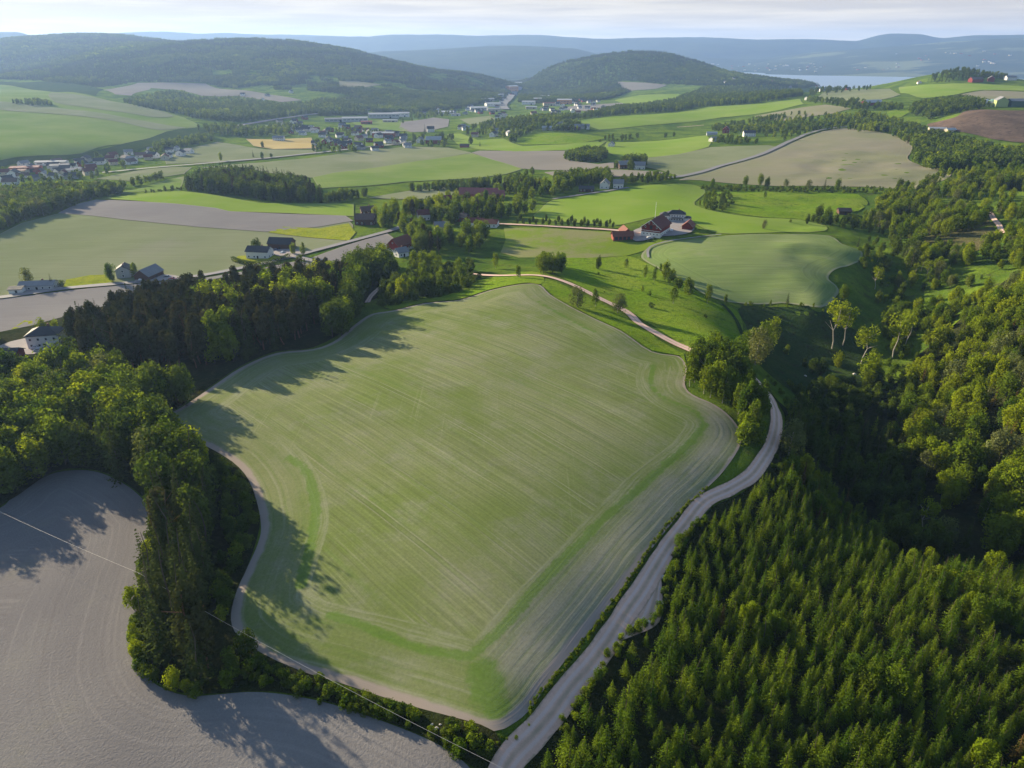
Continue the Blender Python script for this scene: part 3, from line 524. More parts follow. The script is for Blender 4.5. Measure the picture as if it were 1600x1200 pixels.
# ------------------------------------------------------------------ far mountains beyond the valley
def forest_mat(name, a, c_, field=None, sc=0.004):
    b = NB(name); c = b.mix(b.step(b.noise(sc, 5, 0.65), 0.35, 0.65), a, c_)
    if field: c = b.mix(b.step(b.noise(sc * 0.45, 5, 0.6, b.mapping(0.2, (1, 1.6, 4))), 0.55, 0.62), c, field)
    return b.bsdf(c, 1.0, 0.0, b.noise(sc * 12, 5, 0.8), 1.0, 12.0)
M['hill'] = forest_mat('wooded_hill', (0.022, 0.038, 0.02), (0.036, 0.052, 0.024))
M['hill_fields'] = forest_mat('farmed_hill', (0.03, 0.048, 0.024), (0.045, 0.06, 0.03), (0.13, 0.15, 0.07), 0.0022)
def mountain(name, sky_, r0, front, back, base, mat, seed, amp=1.0, shelf=0.0):
    sky_ = np.array(sky_, float); us = np.linspace(sky_[0, 0], sky_[-1, 0], 420); vs = np.interp(us, sky_[:, 0], sky_[:, 1])
    vs = np.convolve(np.pad(vs, 6, mode='edge'), np.ones(13) / 13, 'valid')
    d = ray(us, vs); hd = np.hypot(d[:, 0], d[:, 1]); az = np.arctan2(d[:, 0], d[:, 1]); zc_ = CAMZ + d[:, 2] / hd * r0
    K = 70; V = np.zeros((len(us), K, 3))
    for k in range(K):
        t = k / (K - 1) * 2 - 1     # -1 foot in front, 0 crest, 1 foot behind
        r = r0 + (front * t if t < 0 else back * t)
        s = 1 - abs(t); s = s * s * (3 - 2 * s)
        x, y = r * np.sin(az), r * np.cos(az)
        z = base + (zc_ - base) * (s * (1 - shelf) + shelf * (1 - abs(t)))
        nz = (vnoise(x, y, 1500, seed) * 160 + vnoise(x, y, 600, seed + 1) * 80 + vnoise(x, y, 220, seed + 2) * 25) * amp
        z = z + nz * (1 - s ** 3) * min(1, (1 - abs(t)) * 4) + vnoise(x, y, 120, seed + 3) * 6 * amp * s
        V[:, k] = np.stack([x, y, z], -1)
    n1 = len(us); i, j = np.meshgrid(np.arange(n1 - 1), np.arange(K - 1), indexing='ij'); a = (i * K + j).ravel()
    Fq = np.stack([a, a + 1, a + K + 1, a + K], -1)
    o = obj(name, mesh(name, V.reshape(-1, 3), Fq, mat, smooth_=True)); tag(o, kind='structure')
mountain('hills', [(-300,62),(-100,52),(0,50),(30,50),(50,56),(70,63),(120,72),(200,80)], 9500, 2500, 2500, -110, M['hill'], 21)
mountain('hills', [(120,60),(190,51),(260,49),(310,53),(350,51),(400,54),(450,54),(520,56),(560,58),(620,60),(700,62)], 12500, 2800, 1500, -110, M['hill'], 25)
mountain('hills', [(400,62),(480,57),(590,57),(600,54),(700,54),(745,56),(840,54),(870,57),(940,61),(1000,59),(1100,58),(1180,62),(1260,61),(1340,64),(1450,70)], 11600, 3000, 1800, -110, M['hill'], 31)
mountain('hills', [(480,92),(600,80),(680,77),(760,72),(800,71),(850,73),(900,76),(925,82),(960,92),(1000,100)], 7900, 2200, 1500, -120, M['hill'], 37, 0.7)
mountain('hills', [(1080,88),(1180,80),(1260,72),(1320,66),(1350,62),(1365,56),(1390,52),(1440,53),(1470,60),(1520,55),(1600,54),(1750,50),(1900,52)], 11800, 2500, 1600, -120, M['hill'], 43, 0.8, 0.3)
mountain('hills', [(1040,112),(1100,104),(1180,92),(1260,83),(1340,76),(1420,70),(1500,64),(1560,60),(1650,58),(1900,56)], 9900, 3100, 1700, -124, M['hill_fields'], 47, 0.6, 0.5)
# ------------------------------------------------------------------ buildings
WALLS = {'white': (0.72, 0.70, 0.67), 'red': (0.20, 0.028, 0.022), 'cream': (0.52, 0.46, 0.34), 'grey': (0.33, 0.33, 0.33), 'brown': (0.10, 0.05, 0.035), 'ochre': (0.42, 0.27, 0.10), 'lightgrey': (0.42, 0.43, 0.44), 'yellowgreen': (0.35, 0.42, 0.16), 'teal': (0.16, 0.28, 0.25), 'orange': (0.6, 0.26, 0.12), 'rust': (0.28, 0.07, 0.05), 'darkgreen': (0.05, 0.10, 0.07)}
ROOFS = {'dark': (0.045, 0.047, 0.055), 'red': (0.13, 0.032, 0.026), 'brick': (0.19, 0.062, 0.04), 'grey': (0.22, 0.22, 0.23), 'light': (0.36, 0.37, 0.38), 'white': (0.48, 0.48, 0.48), 'brown': (0.12, 0.075, 0.06), 'pink': (0.27, 0.085, 0.08)}
def wallmat(c):
    k = 'wall_' + c
    if k not in M:
        b = NB(c + '_boards'); f = b.noise(0.9, 4, 0.7); col = b.mix(f, tuple(x * 0.86 for x in WALLS[c]), WALLS[c])
        t = b.n('ShaderNodeTexCoord'); wv = b.n('ShaderNodeTexWave'); wv.inputs['Scale'].default_value = 2.4; b.l(t.outputs['Object'], wv.inputs['Vector'])
        M[k] = b.bsdf(b.mix(b.math('MULTIPLY', wv.outputs['Fac'], 0.12), col, (0.05, 0.05, 0.05)), 0.85, 0.15, wv.outputs['Fac'], 0.3, 0.03)
    return M[k]
def roofmat(c):
    k = 'roof_' + c
    if k not in M:
        b = NB(c + '_roofing'); f = b.noise(0.6, 5, 0.75); col = b.mix(f, tuple(x * 0.72 for x in ROOFS[c]), tuple(min(1, x * 1.18) for x in ROOFS[c]))
        t = b.n('ShaderNodeTexCoord'); wv = b.n('ShaderNodeTexWave'); wv.bands_direction = 'X'; wv.inputs['Scale'].default_value = 1.6; b.l(t.outputs['Object'], wv.inputs['Vector'])
        M[k] = b.bsdf(b.mix(b.math('MULTIPLY', wv.outputs['Fac'], 0.25), col, tuple(x * 0.5 for x in ROOFS[c])), 0.75, 0.25, wv.outputs['Fac'], 0.4, 0.05)
    return M[k]
M['glass'] = plain('window_glass', (0.035, 0.045, 0.06), 0.15, 0.5, 0.1); M['frame'] = plain('white_trim', (0.68, 0.68, 0.66), 0.6, 0.3, 0.05)
M['stone'] = plain('whitewashed_base', (0.62, 0.6, 0.57), 0.9, 0.1, 0.15); M['brickc'] = plain('chimney_brick', (0.22, 0.12, 0.09), 0.9, 0.1, 0.2, 3); M['metal'] = plain('grey_metal', (0.35, 0.36, 0.37), 0.45, 0.5, 0.08, metal=0.5)
M['darkdoor'] = plain('dark_door', (0.03, 0.03, 0.035), 0.7, 0.2, 0.1)
class MB:
    def __init__(s): s.V = []; s.F = []
    def add(s, V, Fc):
        o = len(s.V); s.V += [tuple(v) for v in V]; s.F += [tuple(i + o for i in f) for f in Fc]; return s
    def box(s, c, d):
        x, y, z = c; a, b, e = d[0] / 2, d[1] / 2, d[2] / 2
        return s.add([(x + i * a, y + j * b, z + k * e) for i in (-1, 1) for j in (-1, 1) for k in (-1, 1)], [(0, 1, 3, 2), (4, 6, 7, 5), (0, 4, 5, 1), (2, 3, 7, 6), (0, 2, 6, 4), (1, 5, 7, 3)])
    def tube(s, p, q, r0, r1, n=6):
        p = Vector(p); q = Vector(q); d = (q - p).normalized(); a = d.orthogonal().normalized(); b = d.cross(a)
        V = [p + (a * math.cos(t) + b * math.sin(t)) * r0 for t in [2 * math.pi * k / n for k in range(n)]] + [q + (a * math.cos(t) + b * math.sin(t)) * r1 for t in [2 * math.pi * k / n for k in range(n)]]
        return s.add(V, [(k, (k + 1) % n, n + (k + 1) % n, n + k) for k in range(n)] + [tuple(range(n))[::-1], tuple(range(n, 2 * n))])
    def build(s, name, mat, parent=None, loc=None): return obj(name, mesh(name, s.V, s.F, mat), parent, loc)
def empty(name, loc, rz=0):
    o = bpy.data.objects.new(name, None); COL.objects.link(o); o.location = loc; o.rotation_euler = (0, 0, rz); o.empty_display_size = 0.5; return o
BUILT = []   # (x, y, radius) of everything trees must keep clear of
def gable_wall(L, W, H, R, z0=-1.5):
    a, b = L / 2, W / 2
    V = [(-a, -b, z0), (a, -b, z0), (a, b, z0), (-a, b, z0), (-a, -b, H), (a, -b, H), (a, b, H), (-a, b, H), (-a, 0, H + R), (a, 0, H + R)]
    return V, [(0, 1, 5, 4), (2, 3, 7, 6), (1, 2, 6, 9, 5), (3, 0, 4, 8, 7), (3, 2, 1, 0)]
def gable_roof(L, W, H, R, o=0.5, th=0.22):
    a, b = L / 2 + o, W / 2 + o; zl = H - R * o / (W / 2)
    V = [(-a, -b, zl + .03), (-a, 0, H + R + .03), (-a, b, zl + .03), (a, -b, zl + .03), (a, 0, H + R + .03), (a, b, zl + .03)]
    V += [(x, y, z + th) for x, y, z in V]
    return V, [(0, 1, 4, 3), (1, 2, 5, 4), (9, 10, 7, 6), (10, 11, 8, 7), (0, 3, 9, 6), (2, 8, 11, 5), (0, 6, 7, 1), (1, 7, 8, 2), (3, 4, 10, 9), (4, 5, 11, 10)]
def hip_roof(L, W, H, R, o=0.5, th=0.2):
    a, b = L / 2 + o, W / 2 + o; rl = max(0.3, (L - W) / 2)
    V = [(-a, -b, H), (a, -b, H), (a, b, H), (-a, b, H), (-a, -b, H + th), (a, -b, H + th), (a, b, H + th), (-a, b, H + th), (-rl, 0, H + R), (rl, 0, H + R)]
    return V, [(3, 2, 1, 0), (0, 1, 5, 4), (1, 2, 6, 5), (2, 3, 7, 6), (3, 0, 4, 7), (4, 5, 9, 8), (6, 7, 8, 9), (5, 6, 9), (7, 4, 8)]
def window(root, side, t, z, wd, hh, L, W):
    """side: 0 -Y, 1 +X, 2 +Y, 3 -X; t along the wall"""
    dx, dy = [(0, -1), (1, 0), (0, 1), (-1, 0)][side]; off = (W / 2 if side in (0, 2) else L / 2)
    c = (t + dx * 0, dy * off, z) if side in (0, 2) else (dx * off, t, z)
    ext = (wd, 0.10, hh) if side in (0, 2) else (0.10, wd, hh)
    f = MB().box((c[0] + dx * .03, c[1] + dy * .03, c[2]), ext).build('window', M['frame'], root)
    e2 = (wd * .78, 0.10, hh * .8) if side in (0, 2) else (0.10, wd * .78, hh * .8)
    MB().box((c[0] + dx * .06, c[1] + dy * .06, c[2]), e2).build('pane', M['glass'], f)
def house(name, label, cat, u, v, L, W, H, R, yaw, wall='white', roof='dark', hip=False, win=2, base=None, chim=1, door=True, group=None, loc=None, storeys=None, over=0.5, detail=True):
    p = hit(u, v)[0] if loc is None else np.array(loc)
    root = empty(name, p, math.radians(yaw)); tag(root, label, cat, group); BUILT.append((p[0], p[1], max(L, W) * 0.62))
    if hip: V, Fc = [(x, y, z) for z in (-1.5, H) for x, y in ((-L / 2, -W / 2), (L / 2, -W / 2), (L / 2, W / 2), (-L / 2, W / 2))], [(3, 2, 1, 0), (0, 1, 5, 4), (1, 2, 6, 5), (2, 3, 7, 6), (3, 0, 4, 7), (4, 5, 6, 7)]
    else: V, Fc = gable_wall(L, W, H, R)
    obj('wall', mesh('wall', V, Fc, wallmat(wall)), root)
    V, Fc = (hip_roof if hip else gable_roof)(L, W, H, R, over); rf = obj('roof', mesh('roof', V, Fc, roofmat(roof)), root)
    if base: MB().box((0, 0, base / 2 - .7), (L + .12, W + .12, base + 1.4)).build('plinth', M['stone'], root)
    if not detail: return root
    for k in range(chim): MB().box(((k - .5) * L * .4 if chim > 1 else L * .14, W * .06, H + R + .1), (.7, .6, 1.7)).build('chimney', M['brickc'], rf)
    st = storeys or max(1, int(H / 2.5))
    for s in range(st):
        z = 1.5 + s * 2.6 + (0.2 if base else 0)
        if z > H - .4: break
        nx = max(2, int(L / 3.0)) if win else 0
        for side in (0, 2):
            for k in range(nx):
                t = (k + .5) / nx * L - L / 2
                if door and side == 0 and s == 0 and k == nx // 2: continue
                window(root, side, t, z, 1.1, 1.2, L, W)
        ny = max(1, int(W / 3.6)) if win else 0
        for side in (1, 3):
            for k in range(ny): window(root, side, (k + .5) / ny * W - W / 2, z, 1.1, 1.2, L, W)
    if win and R > 2 and not hip:
        for side in (1, 3): window(root, side, 0, H + R * .4, .9, 1.0, L, W)
    if door:
        dpar = MB().box((0.4, -W / 2 - .05, 1.0), (1.0, .12, 2.1)).build('door', M['darkdoor'], root)
    return root
# -- the farm on the knoll
def big_barn():
    L, W, H, R = 19, 12.5, 5.8, 4.6; yaw = math.radians(60); p = hit(1016, 371)[0] + np.array([math.cos(yaw), math.sin(yaw), 0]) * L / 2; p[2] = height(p[0], p[1])
    root = empty('barn', p, yaw); tag(root, 'large red gabled barn on a white ground floor at the knoll farm', 'barn'); BUILT.append((p[0], p[1], 13))
    V, Fc = gable_wall(L, W, H, R); obj('wall', mesh('wall', V, Fc, wallmat('red')), root)
    MB().box((0, 0, 0.5), (L + .2, W + .2, 4.4)).build('plinth', M['stone'], root)
    V, Fc = gable_roof(L, W, H, R, 0.9, 0.3); rf = obj('roof', mesh('roof', V, Fc, roofmat('red')), root)
    for sx in (-1, 1):
        for sy in (-1, 1):
            x = sx * (L / 2 + .95); p0 = Vector((x, sy * (W / 2 + .9), H - .7)); p1 = Vector((x, 0, H + R + .1)); MB().tube(p0, p1, .2, .2, 4).build('bargeboard', M['frame'], rf)
    MB().box((-L / 2 - .06, 0, 3.6), (.12, W, .22)).build('ledge', M['frame'], root)
    for k in range(5): window(root, 3, (k - 2) * 2.2, 1.6, 1.0, .8, L + .2, W)
    for t, z in ((-1.5, 8.3), (1.5, 8.3), (-3.8, 6.0), (3.8, 6.0)): window(root, 3, t, z, .9, 1.3, L, W)
    for k in range(6): window(root, 0, (k - 2.5) * 3.1, 1.6, 1.0, .8, L, W + .2)
    MB().box((-L / 2 - .05, 0, 5.8), (.1, 1.8, 2.4)).build('door', M['darkdoor'], root)
    MB().box((2, -W / 2 - 3.5, -.2), (6, 7, 2.2)).build('ramp', M['stone'], root)
big_barn()
def lroof_shed():
    p = hit(972, 373)[0]; root = empty('shed', p, math.radians(6)); tag(root, 'L shaped dark red shed with brick red roofs left of the big barn', 'shed'); BUILT.append((p[0], p[1], 10))
    V, Fc = gable_wall(13, 6, 2.6, 2.2); obj('wall', mesh('wall', V, Fc, wallmat('rust')), root)
    V, Fc = gable_roof(13, 6, 2.6, 2.2, .6); obj('roof', mesh('roof', V, Fc, roofmat('brick')), root)
    V, Fc = gable_wall(11, 6, 2.9, 2.5); V = [(4.2 - y, 8.6 + x, z) for x, y, z in V]; obj('wall', mesh('wall', V, Fc, wallmat('rust')), root)
    V, Fc = gable_roof(11, 6, 2.9, 2.5, .6); V = [(4.2 - y, 8.6 + x, z) for x, y, z in V]; obj('roof', mesh('roof', V, Fc, roofmat('brick')), root)
    for k in range(4): MB().box((-4.5 + k * 2.7, -3.03, 1.0), (1.9, .12, 1.9)).build('door', M['darkdoor'], root)
lroof_shed()
def main_house():
    p = hit(1054, 345)[0]; root = empty('farmhouse', p, math.radians(-8)); root.scale = (.82, .82, .9); tag(root, 'white farmhouse with dark hipped roofs and a recessed porch on the knoll farm', 'house'); BUILT.append((p[0], p[1], 13))
    for (x, y, L, W, H, R, hp) in ((1, 2, 15, 8, 5.4, 2.6, True), (-8.8, -1.5, 7, 9, 4.8, 2.4, True), (10.5, -1, 5, 6, 3.0, 1.4, True)):
        V = [(x + a, y + b, z) for z in (-1.5, H) for a, b in ((-L / 2, -W / 2), (L / 2, -W / 2), (L / 2, W / 2), (-L / 2, W / 2))]
        obj('wall', mesh('wall', V, [(3, 2, 1, 0), (0, 1, 5, 4), (1, 2, 6, 5), (2, 3, 7, 6), (3, 0, 4, 7), (4, 5, 6, 7)], wallmat('white')), root)
        V, Fc = hip_roof(L, W, H + .02, R, .6); rf = obj('roof', mesh('roof', [(x + a, y + b, z) for a, b, z in V], Fc, roofmat('dark')), root)
        if x > -5 and x < 5: MB().box((x + 2, y, H + R + .2), (.7, .7, 1.6)).build('chimney', M['brickc'], rf)
    for k in range(6):
        for z in (1.5, 4.1):
            f = MB().box((-4.8 + k * 2.2, -2.05, z), (1.0, .12, 1.2)).build('window', M['frame'], root); MB().box((-4.8 + k * 2.2, -2.1, z), (.75, .12, .95)).build('pane', M['glass'], f)
    for k in range(2):
        f = MB().box((-10.2 + k * 2.8, -6.03, 3.4), (1.1, .12, 1.2)).build('window', M['frame'], root); MB().box((-10.2 + k * 2.8, -6.08, 3.4), (.8, .12, .95)).build('pane', M['glass'], f)
    MB().box((1.5, -3.2, 2.9), (9, 2.2, .25)).build('porch_roof', roofmat('dark'), root)
    for k in range(4): MB().tube((-2.2 + k * 2.5, -4.1, -.3), (-2.2 + k * 2.5, -4.1, 2.8), .12, .12).build('post', M['frame'], root)
main_house()
house('barn', 'small low red outbuilding with brick roof right of the white farmhouse', 'barn', 1075, 358, 9, 6.5, 2.8, 2.8, 66, 'red', 'brick', win=0, chim=0, over=.7)
fp = empty('flagpole', hit(1023, 346)[0]); tag(fp, 'tall white flagpole standing on the grass behind the big red barn', 'flagpole')
MB().tube((0, 0, 0), (0, 0, 13), .16, .08, 8).build('pole', M['frame'], fp); MB().box((0, 0, .2), (.7, .7, .5)).build('base', M['stone'], fp)
MB().tube((0, 0, 13), (0, 0, 13.3), .2, .05, 8).build('finial', M['metal'], fp)
HS = [  # near and middle houses
 ('house', 'tall white house with dark hipped roof at the edge of the left wood', 'house', 76, 538, 12, 9, 5.6, 2.6, 12, 'white', 'dark', dict(hip=True)),
 ('garage', 'dark red garage at the left frame edge below the tall white house', 'garage', 8, 562, 12, 8, 2.8, 2.0, 8, 'red', 'dark', dict(win=0, chim=0)),
 ('house', 'white house with dark roof behind a clipped hedge by the valley road', 'house', 407, 402, 14, 8.5, 4.6, 2.4, -8, 'white', 'dark', dict()),
 ('barn', 'long dark brown barn behind the hedged white house', 'barn', 441, 388, 15, 8.5, 4.0, 3.0, -8, 'brown', 'dark', dict(win=0, chim=0)),
 ('house', 'low grey bungalow with white ends beside the road near the left frame edge', 'house', 62, 451, 17, 8, 2.8, 1.6, 10, 'lightgrey', 'grey', dict()),
 ('garage', 'small white garage with dark flat roof left of the grey bungalow', 'garage', 29, 457, 6.5, 6, 2.6, 0.8, 10, 'white', 'dark', dict(win=0, chim=0)),
 ('house', 'narrow grey two storey house between two round trees by the road', 'house', 196, 432, 8, 7, 5.0, 2.0, -75, 'lightgrey', 'dark', dict()),
 ('garage', 'dark gabled double garage with two white doors right of the round trees', 'garage', 234, 434, 13, 9, 3.0, 3.2, 78, 'brown', 'grey', dict(win=0, chim=0)),
 ('house', 'white house with bright red roof among trees above the village', 'house', 662, 343, 9, 8, 4.6, 2.8, 15, 'white', 'red', dict()),
 ('barn', 'red barn with white gable end in the trees below the village', 'barn', 626, 390, 15, 9, 4.2, 4.0, 60, 'red', 'brick', dict(win=1, chim=0, base=1.6)),
 ('house', 'small white cottage just below the red barn in the village trees', 'house', 627, 400, 7, 6, 3.0, 2.2, 40, 'white', 'grey', dict()),
 ('house', 'dark brown house with dull red roof at the left end of the village', 'house', 572, 350, 14, 9, 4.4, 3.2, -5, 'brown', 'brown', dict()),
 ('house', 'weathered brown house behind the other dark house at the left of the village', 'house', 575, 338, 10, 8, 5.0, 2.8, 20, 'brown', 'brown', dict()),
 ('house', 'white house with red roof at the left end of the farm drive', 'house', 744, 353, 10, 8, 3.4, 2.4, -4, 'white', 'red', dict()),
 ('house', 'low white house with red roof right of its twin beside the farm drive', 'house', 766, 354, 11, 8, 3.0, 2.2, -12, 'white', 'red', dict()),
 ('house', 'yellow house with grey roof in the middle of the village', 'house', 690, 362, 9, 8, 4.4, 2.6, 10, 'cream', 'grey', dict()),
 ('house', 'red cottage at the right side of the village trees', 'house', 722, 345, 9, 7, 3.2, 2.4, -20, 'red', 'dark', dict()),
 ('house', 'white house with dark roof between the brown houses and red barn', 'house', 604, 345, 9, 8, 4.2, 2.6, 25, 'white', 'dark', dict()),
 ('house', 'small white house left of the pink roofed farm building', 'house', 700, 318, 9, 8, 4.2, 2.6, 5, 'white', 'red', dict()),
 ('barn', 'long farm building with a pinkish red roof above the village trees', 'barn', 748, 309, 34, 12, 4.2, 4.4, -6, 'rust', 'pink', dict(win=0, chim=0)),
 ('barn', 'shorter wing with pink roof at the right end of the long farm building', 'barn', 775, 311, 14, 10, 4.0, 3.4, 10, 'rust', 'pink', dict(win=0, chim=0)),
 ('house', 'white gabled house left of its neighbour above the bright farm field', 'house', 945, 294, 9, 8, 4.4, 3.6, 75, 'white', 'grey', dict()),
 ('house', 'white house right of its neighbour above the bright farm field', 'house', 966, 293, 9, 8, 4.2, 3.0, -10, 'white', 'grey', dict()),
 ('house', 'dark low house under the trees left of the two white houses', 'house', 916, 299, 13, 8, 2.8, 2.0, -5, 'brown', 'dark', dict()),
 ('house', 'dark house with pale roof ridge in the small grove on the slope', 'house', 974, 263, 14, 9, 4.6, 3.4, 20, 'brown', 'grey', dict()),
 ('house', 'white house at the right side of the small grove on the slope', 'house', 999, 264, 12, 9, 4.4, 3.2, -10, 'white', 'grey', dict()),
 ('barn', 'red barn with white band on the hill farm above the sloping field', 'barn', 1134, 208, 16, 10, 6, 4.5, 70, 'red', 'brick', dict(win=1, chim=0)),
 ('house', 'white house with dark roof right of the red hill barn', 'house', 1170, 213, 17, 11, 5.5, 3.0, -5, 'white', 'dark', dict()),
 ('shed', 'pale shed left of the red hill barn', 'shed', 1112, 211, 16, 8, 3, 2.0, -8, 'lightgrey', 'light', dict(win=0, chim=0)),
 ('house', 'small pale roofed house below the red hill barn', 'house', 1115, 221, 11, 9, 3.6, 3, 30, 'white', 'grey', dict()),
 ('barn', 'red barn with pale metal roof at the farm on the plain', 'barn', 678, 224, 25, 13, 6, 5, -2, 'red', 'light', dict(win=0, chim=0)),
 ('house', 'white house left of the red barn with the pale roof on the plain', 'house', 657, 223, 11, 9, 5.5, 3.4, 75, 'white', 'grey', dict()),
 ('house', 'white house behind the red barn with the pale roof on the plain', 'house', 673, 206, 13, 10, 6, 4, 10, 'white', 'dark', dict()),
 ('shed', 'small reddish brown shed at the field corner in the middle of the plain', 'shed', 726, 230, 14, 7, 3, 2, -3, 'rust', 'brown', dict(win=0, chim=0)),
 ('house', 'pale blue white farmhouse at the left edge of the yellow stubble field', 'house', 436, 220, 18, 10, 5, 3, -3, 'white', 'grey', dict()),
 ('barn', 'grey gabled barn on the round knoll in the valley middle', 'barn', 875, 202, 22, 14, 6, 6, 68, 'grey', 'grey', dict(win=1, chim=0)),
 ('barn', 'long low grey shed left of the knoll barn', 'barn', 858, 203, 24, 10, 4, 2.5, -5, 'lightgrey', 'light', dict(win=0, chim=0)),
 ('barn', 'wide dark shed right of the knoll barn', 'barn', 895, 202, 26, 12, 5, 3.5, 5, 'brown', 'grey', dict(win=0, chim=0)),
 ('house', 'white house at the right end of the knoll farm', 'house', 914, 201, 16, 10, 5, 3, -5, 'white', 'grey', dict()),
 ('house', 'white cottage beside a dark tree at the top of the bright middle field', 'house', 955, 229, 9, 8, 3.6, 3.4, 70, 'white', 'grey', dict()),
 ('barn', 'long red barn with a white roof in the trees near the country road bend', 'barn', 1362, 164, 42, 14, 5, 4, 22, 'red', 'white', dict(win=0, chim=0)),
 ('shed', 'weathered wooden hut on the slope below the lumpy meadow', 'shed', 1318, 334, 9, 6, 2.6, 1.8, -5, 'brown', 'brown', dict(win=0, chim=0)),
 ('house', 'white house in the round grove left of the long red barn', 'house', 1262, 156, 13, 9, 5, 3, 30, 'white', 'grey', dict()),
 ('barn', 'red farm building at the foot of the ridge wood by the lake', 'barn', 1524, 128, 30, 14, 6, 5, 10, 'red', 'brown', dict(win=0, chim=0)),
 ('barn', 'second red barn right of its neighbour at the foot of the ridge wood', 'barn', 1548, 127, 26, 14, 7, 5, 60, 'red', 'grey', dict(win=0, chim=0)),
 ('house', 'white villa right of the two red barns under the ridge wood', 'house', 1578, 125, 24, 14, 6, 4, 0, 'white', 'grey', dict()),
 ('barn', 'yellow green hall with a gable at the waste site above the brown heap', 'hall', 1562, 166, 24, 16, 9, 5, 70, 'yellowgreen', 'grey', dict(win=0, chim=0)),
 ('barn', 'long dark green hall right of the yellow hall above the brown heap', 'hall', 1592, 166, 36, 16, 8, 3, 0, 'darkgreen', 'grey', dict(win=0, chim=0)),
 ('shed', 'orange footed yellow shed left of the yellow hall above the brown heap', 'hall', 1544, 166, 18, 12, 5, 2, 0, 'yellowgreen', 'light', dict(win=0, chim=0)),
 ('shed', 'long cream roofed shed in the trees at the foot of the brown heap', 'shed', 1464, 204, 22, 7, 3, 1.5, -12, 'cream', 'white', dict(win=0, chim=0)),
 ('shed', 'short cream roofed shed right of its neighbour at the foot of the brown heap', 'shed', 1484, 206, 14, 7, 3, 2, 15, 'cream', 'white', dict(win=0, chim=0)),
]
for (nm, lb, ct_, u, v, L, W, H, R, yw, wc, rc, kw) in HS:
    far_ = np.hypot(*hit(u, v)[0][:2]) > 1050
    house(nm, lb, ct_, u, v, L, W, H, R, yw, wc, rc, door=kw.pop('door', not far_), **kw)
# storage domes at the waste site
for k, (u, v, r) in enumerate(((1539, 163, 7), (1551, 165, 9))):
    p = hit(u, v)[0]; root = empty('storage_dome', p); BUILT.append((p[0], p[1], r + 3)); tag(root, ('smaller white' if k == 0 else 'larger pale green') + ' storage dome beside the sheds above the brown heap', 'storage dome')
    V = []; Fc = []; n1, n2 = 16, 7
    for j in range(n2):
        a = j / (n2 - 1) * math.pi / 2
        for i in range(n1): V.append((r * math.cos(a) * math.cos(2 * math.pi * i / n1), r * math.cos(a) * math.sin(2 * math.pi * i / n1), r * 0.9 * math.sin(a) + 2))
    for j in range(n2 - 1):
        for i in range(n1): Fc.append((j * n1 + i, j * n1 + (i + 1) % n1, (j + 1) * n1 + (i + 1) % n1, (j + 1) * n1 + i))
    obj('dome', mesh('dome', V, Fc, wallmat('white' if k == 0 else 'teal'), smooth_=True), root)
    MB().tube((0, 0, -1), (0, 0, 2.1), r, r, 20).build('tank_wall', M['metal'], root)
# -- scattered small houses of the valley town: one prototype per look, then copies
def simple_house(wc, rc, L, W, H, R):
    root = empty('house', (0, 0, 0)); V, Fc = gable_wall(L, W, H, R); obj('wall', mesh('wall', V, Fc, wallmat(wc)), root); V, Fc = gable_roof(L, W, H, R); rf = obj('roof', mesh('roof', V, Fc, roofmat(rc)), root)
    for side, t in ((0, -L / 4), (0, L / 4), (1, 0), (3, 0)): window(root, side, t, 1.8 if H < 4 else 3, 1.4, 1.5, L, W)
    return root
def copy_tree(o, parent=None):
    c = o.copy(); COL.objects.link(c); c.parent = parent
    for ch in o.children: copy_tree(ch, c)
    return c
def place(proto, used, p, rz, s=1.0):
    o = copy_tree(proto) if used else proto
    o.location = p; o.rotation_euler = (0, 0, rz); o.scale = (s, s, s); return o
protos = [[simple_house(*a), False] for a in (('white', 'dark', 12, 9, 4.6, 3), ('white', 'grey', 11, 8, 4.2, 2.6), ('white', 'brown', 13, 9, 3.2, 3), ('red', 'dark', 12, 8, 4.2, 3), ('cream', 'red', 11, 9, 4.4, 3), ('grey', 'dark', 13, 9, 4.4, 2.6))]
NAMES = ['white house with a dark roof', 'white house with a grey roof', 'white house with a brown roof', 'red house with a dark roof', 'cream house with a red roof', 'grey house with a dark roof']
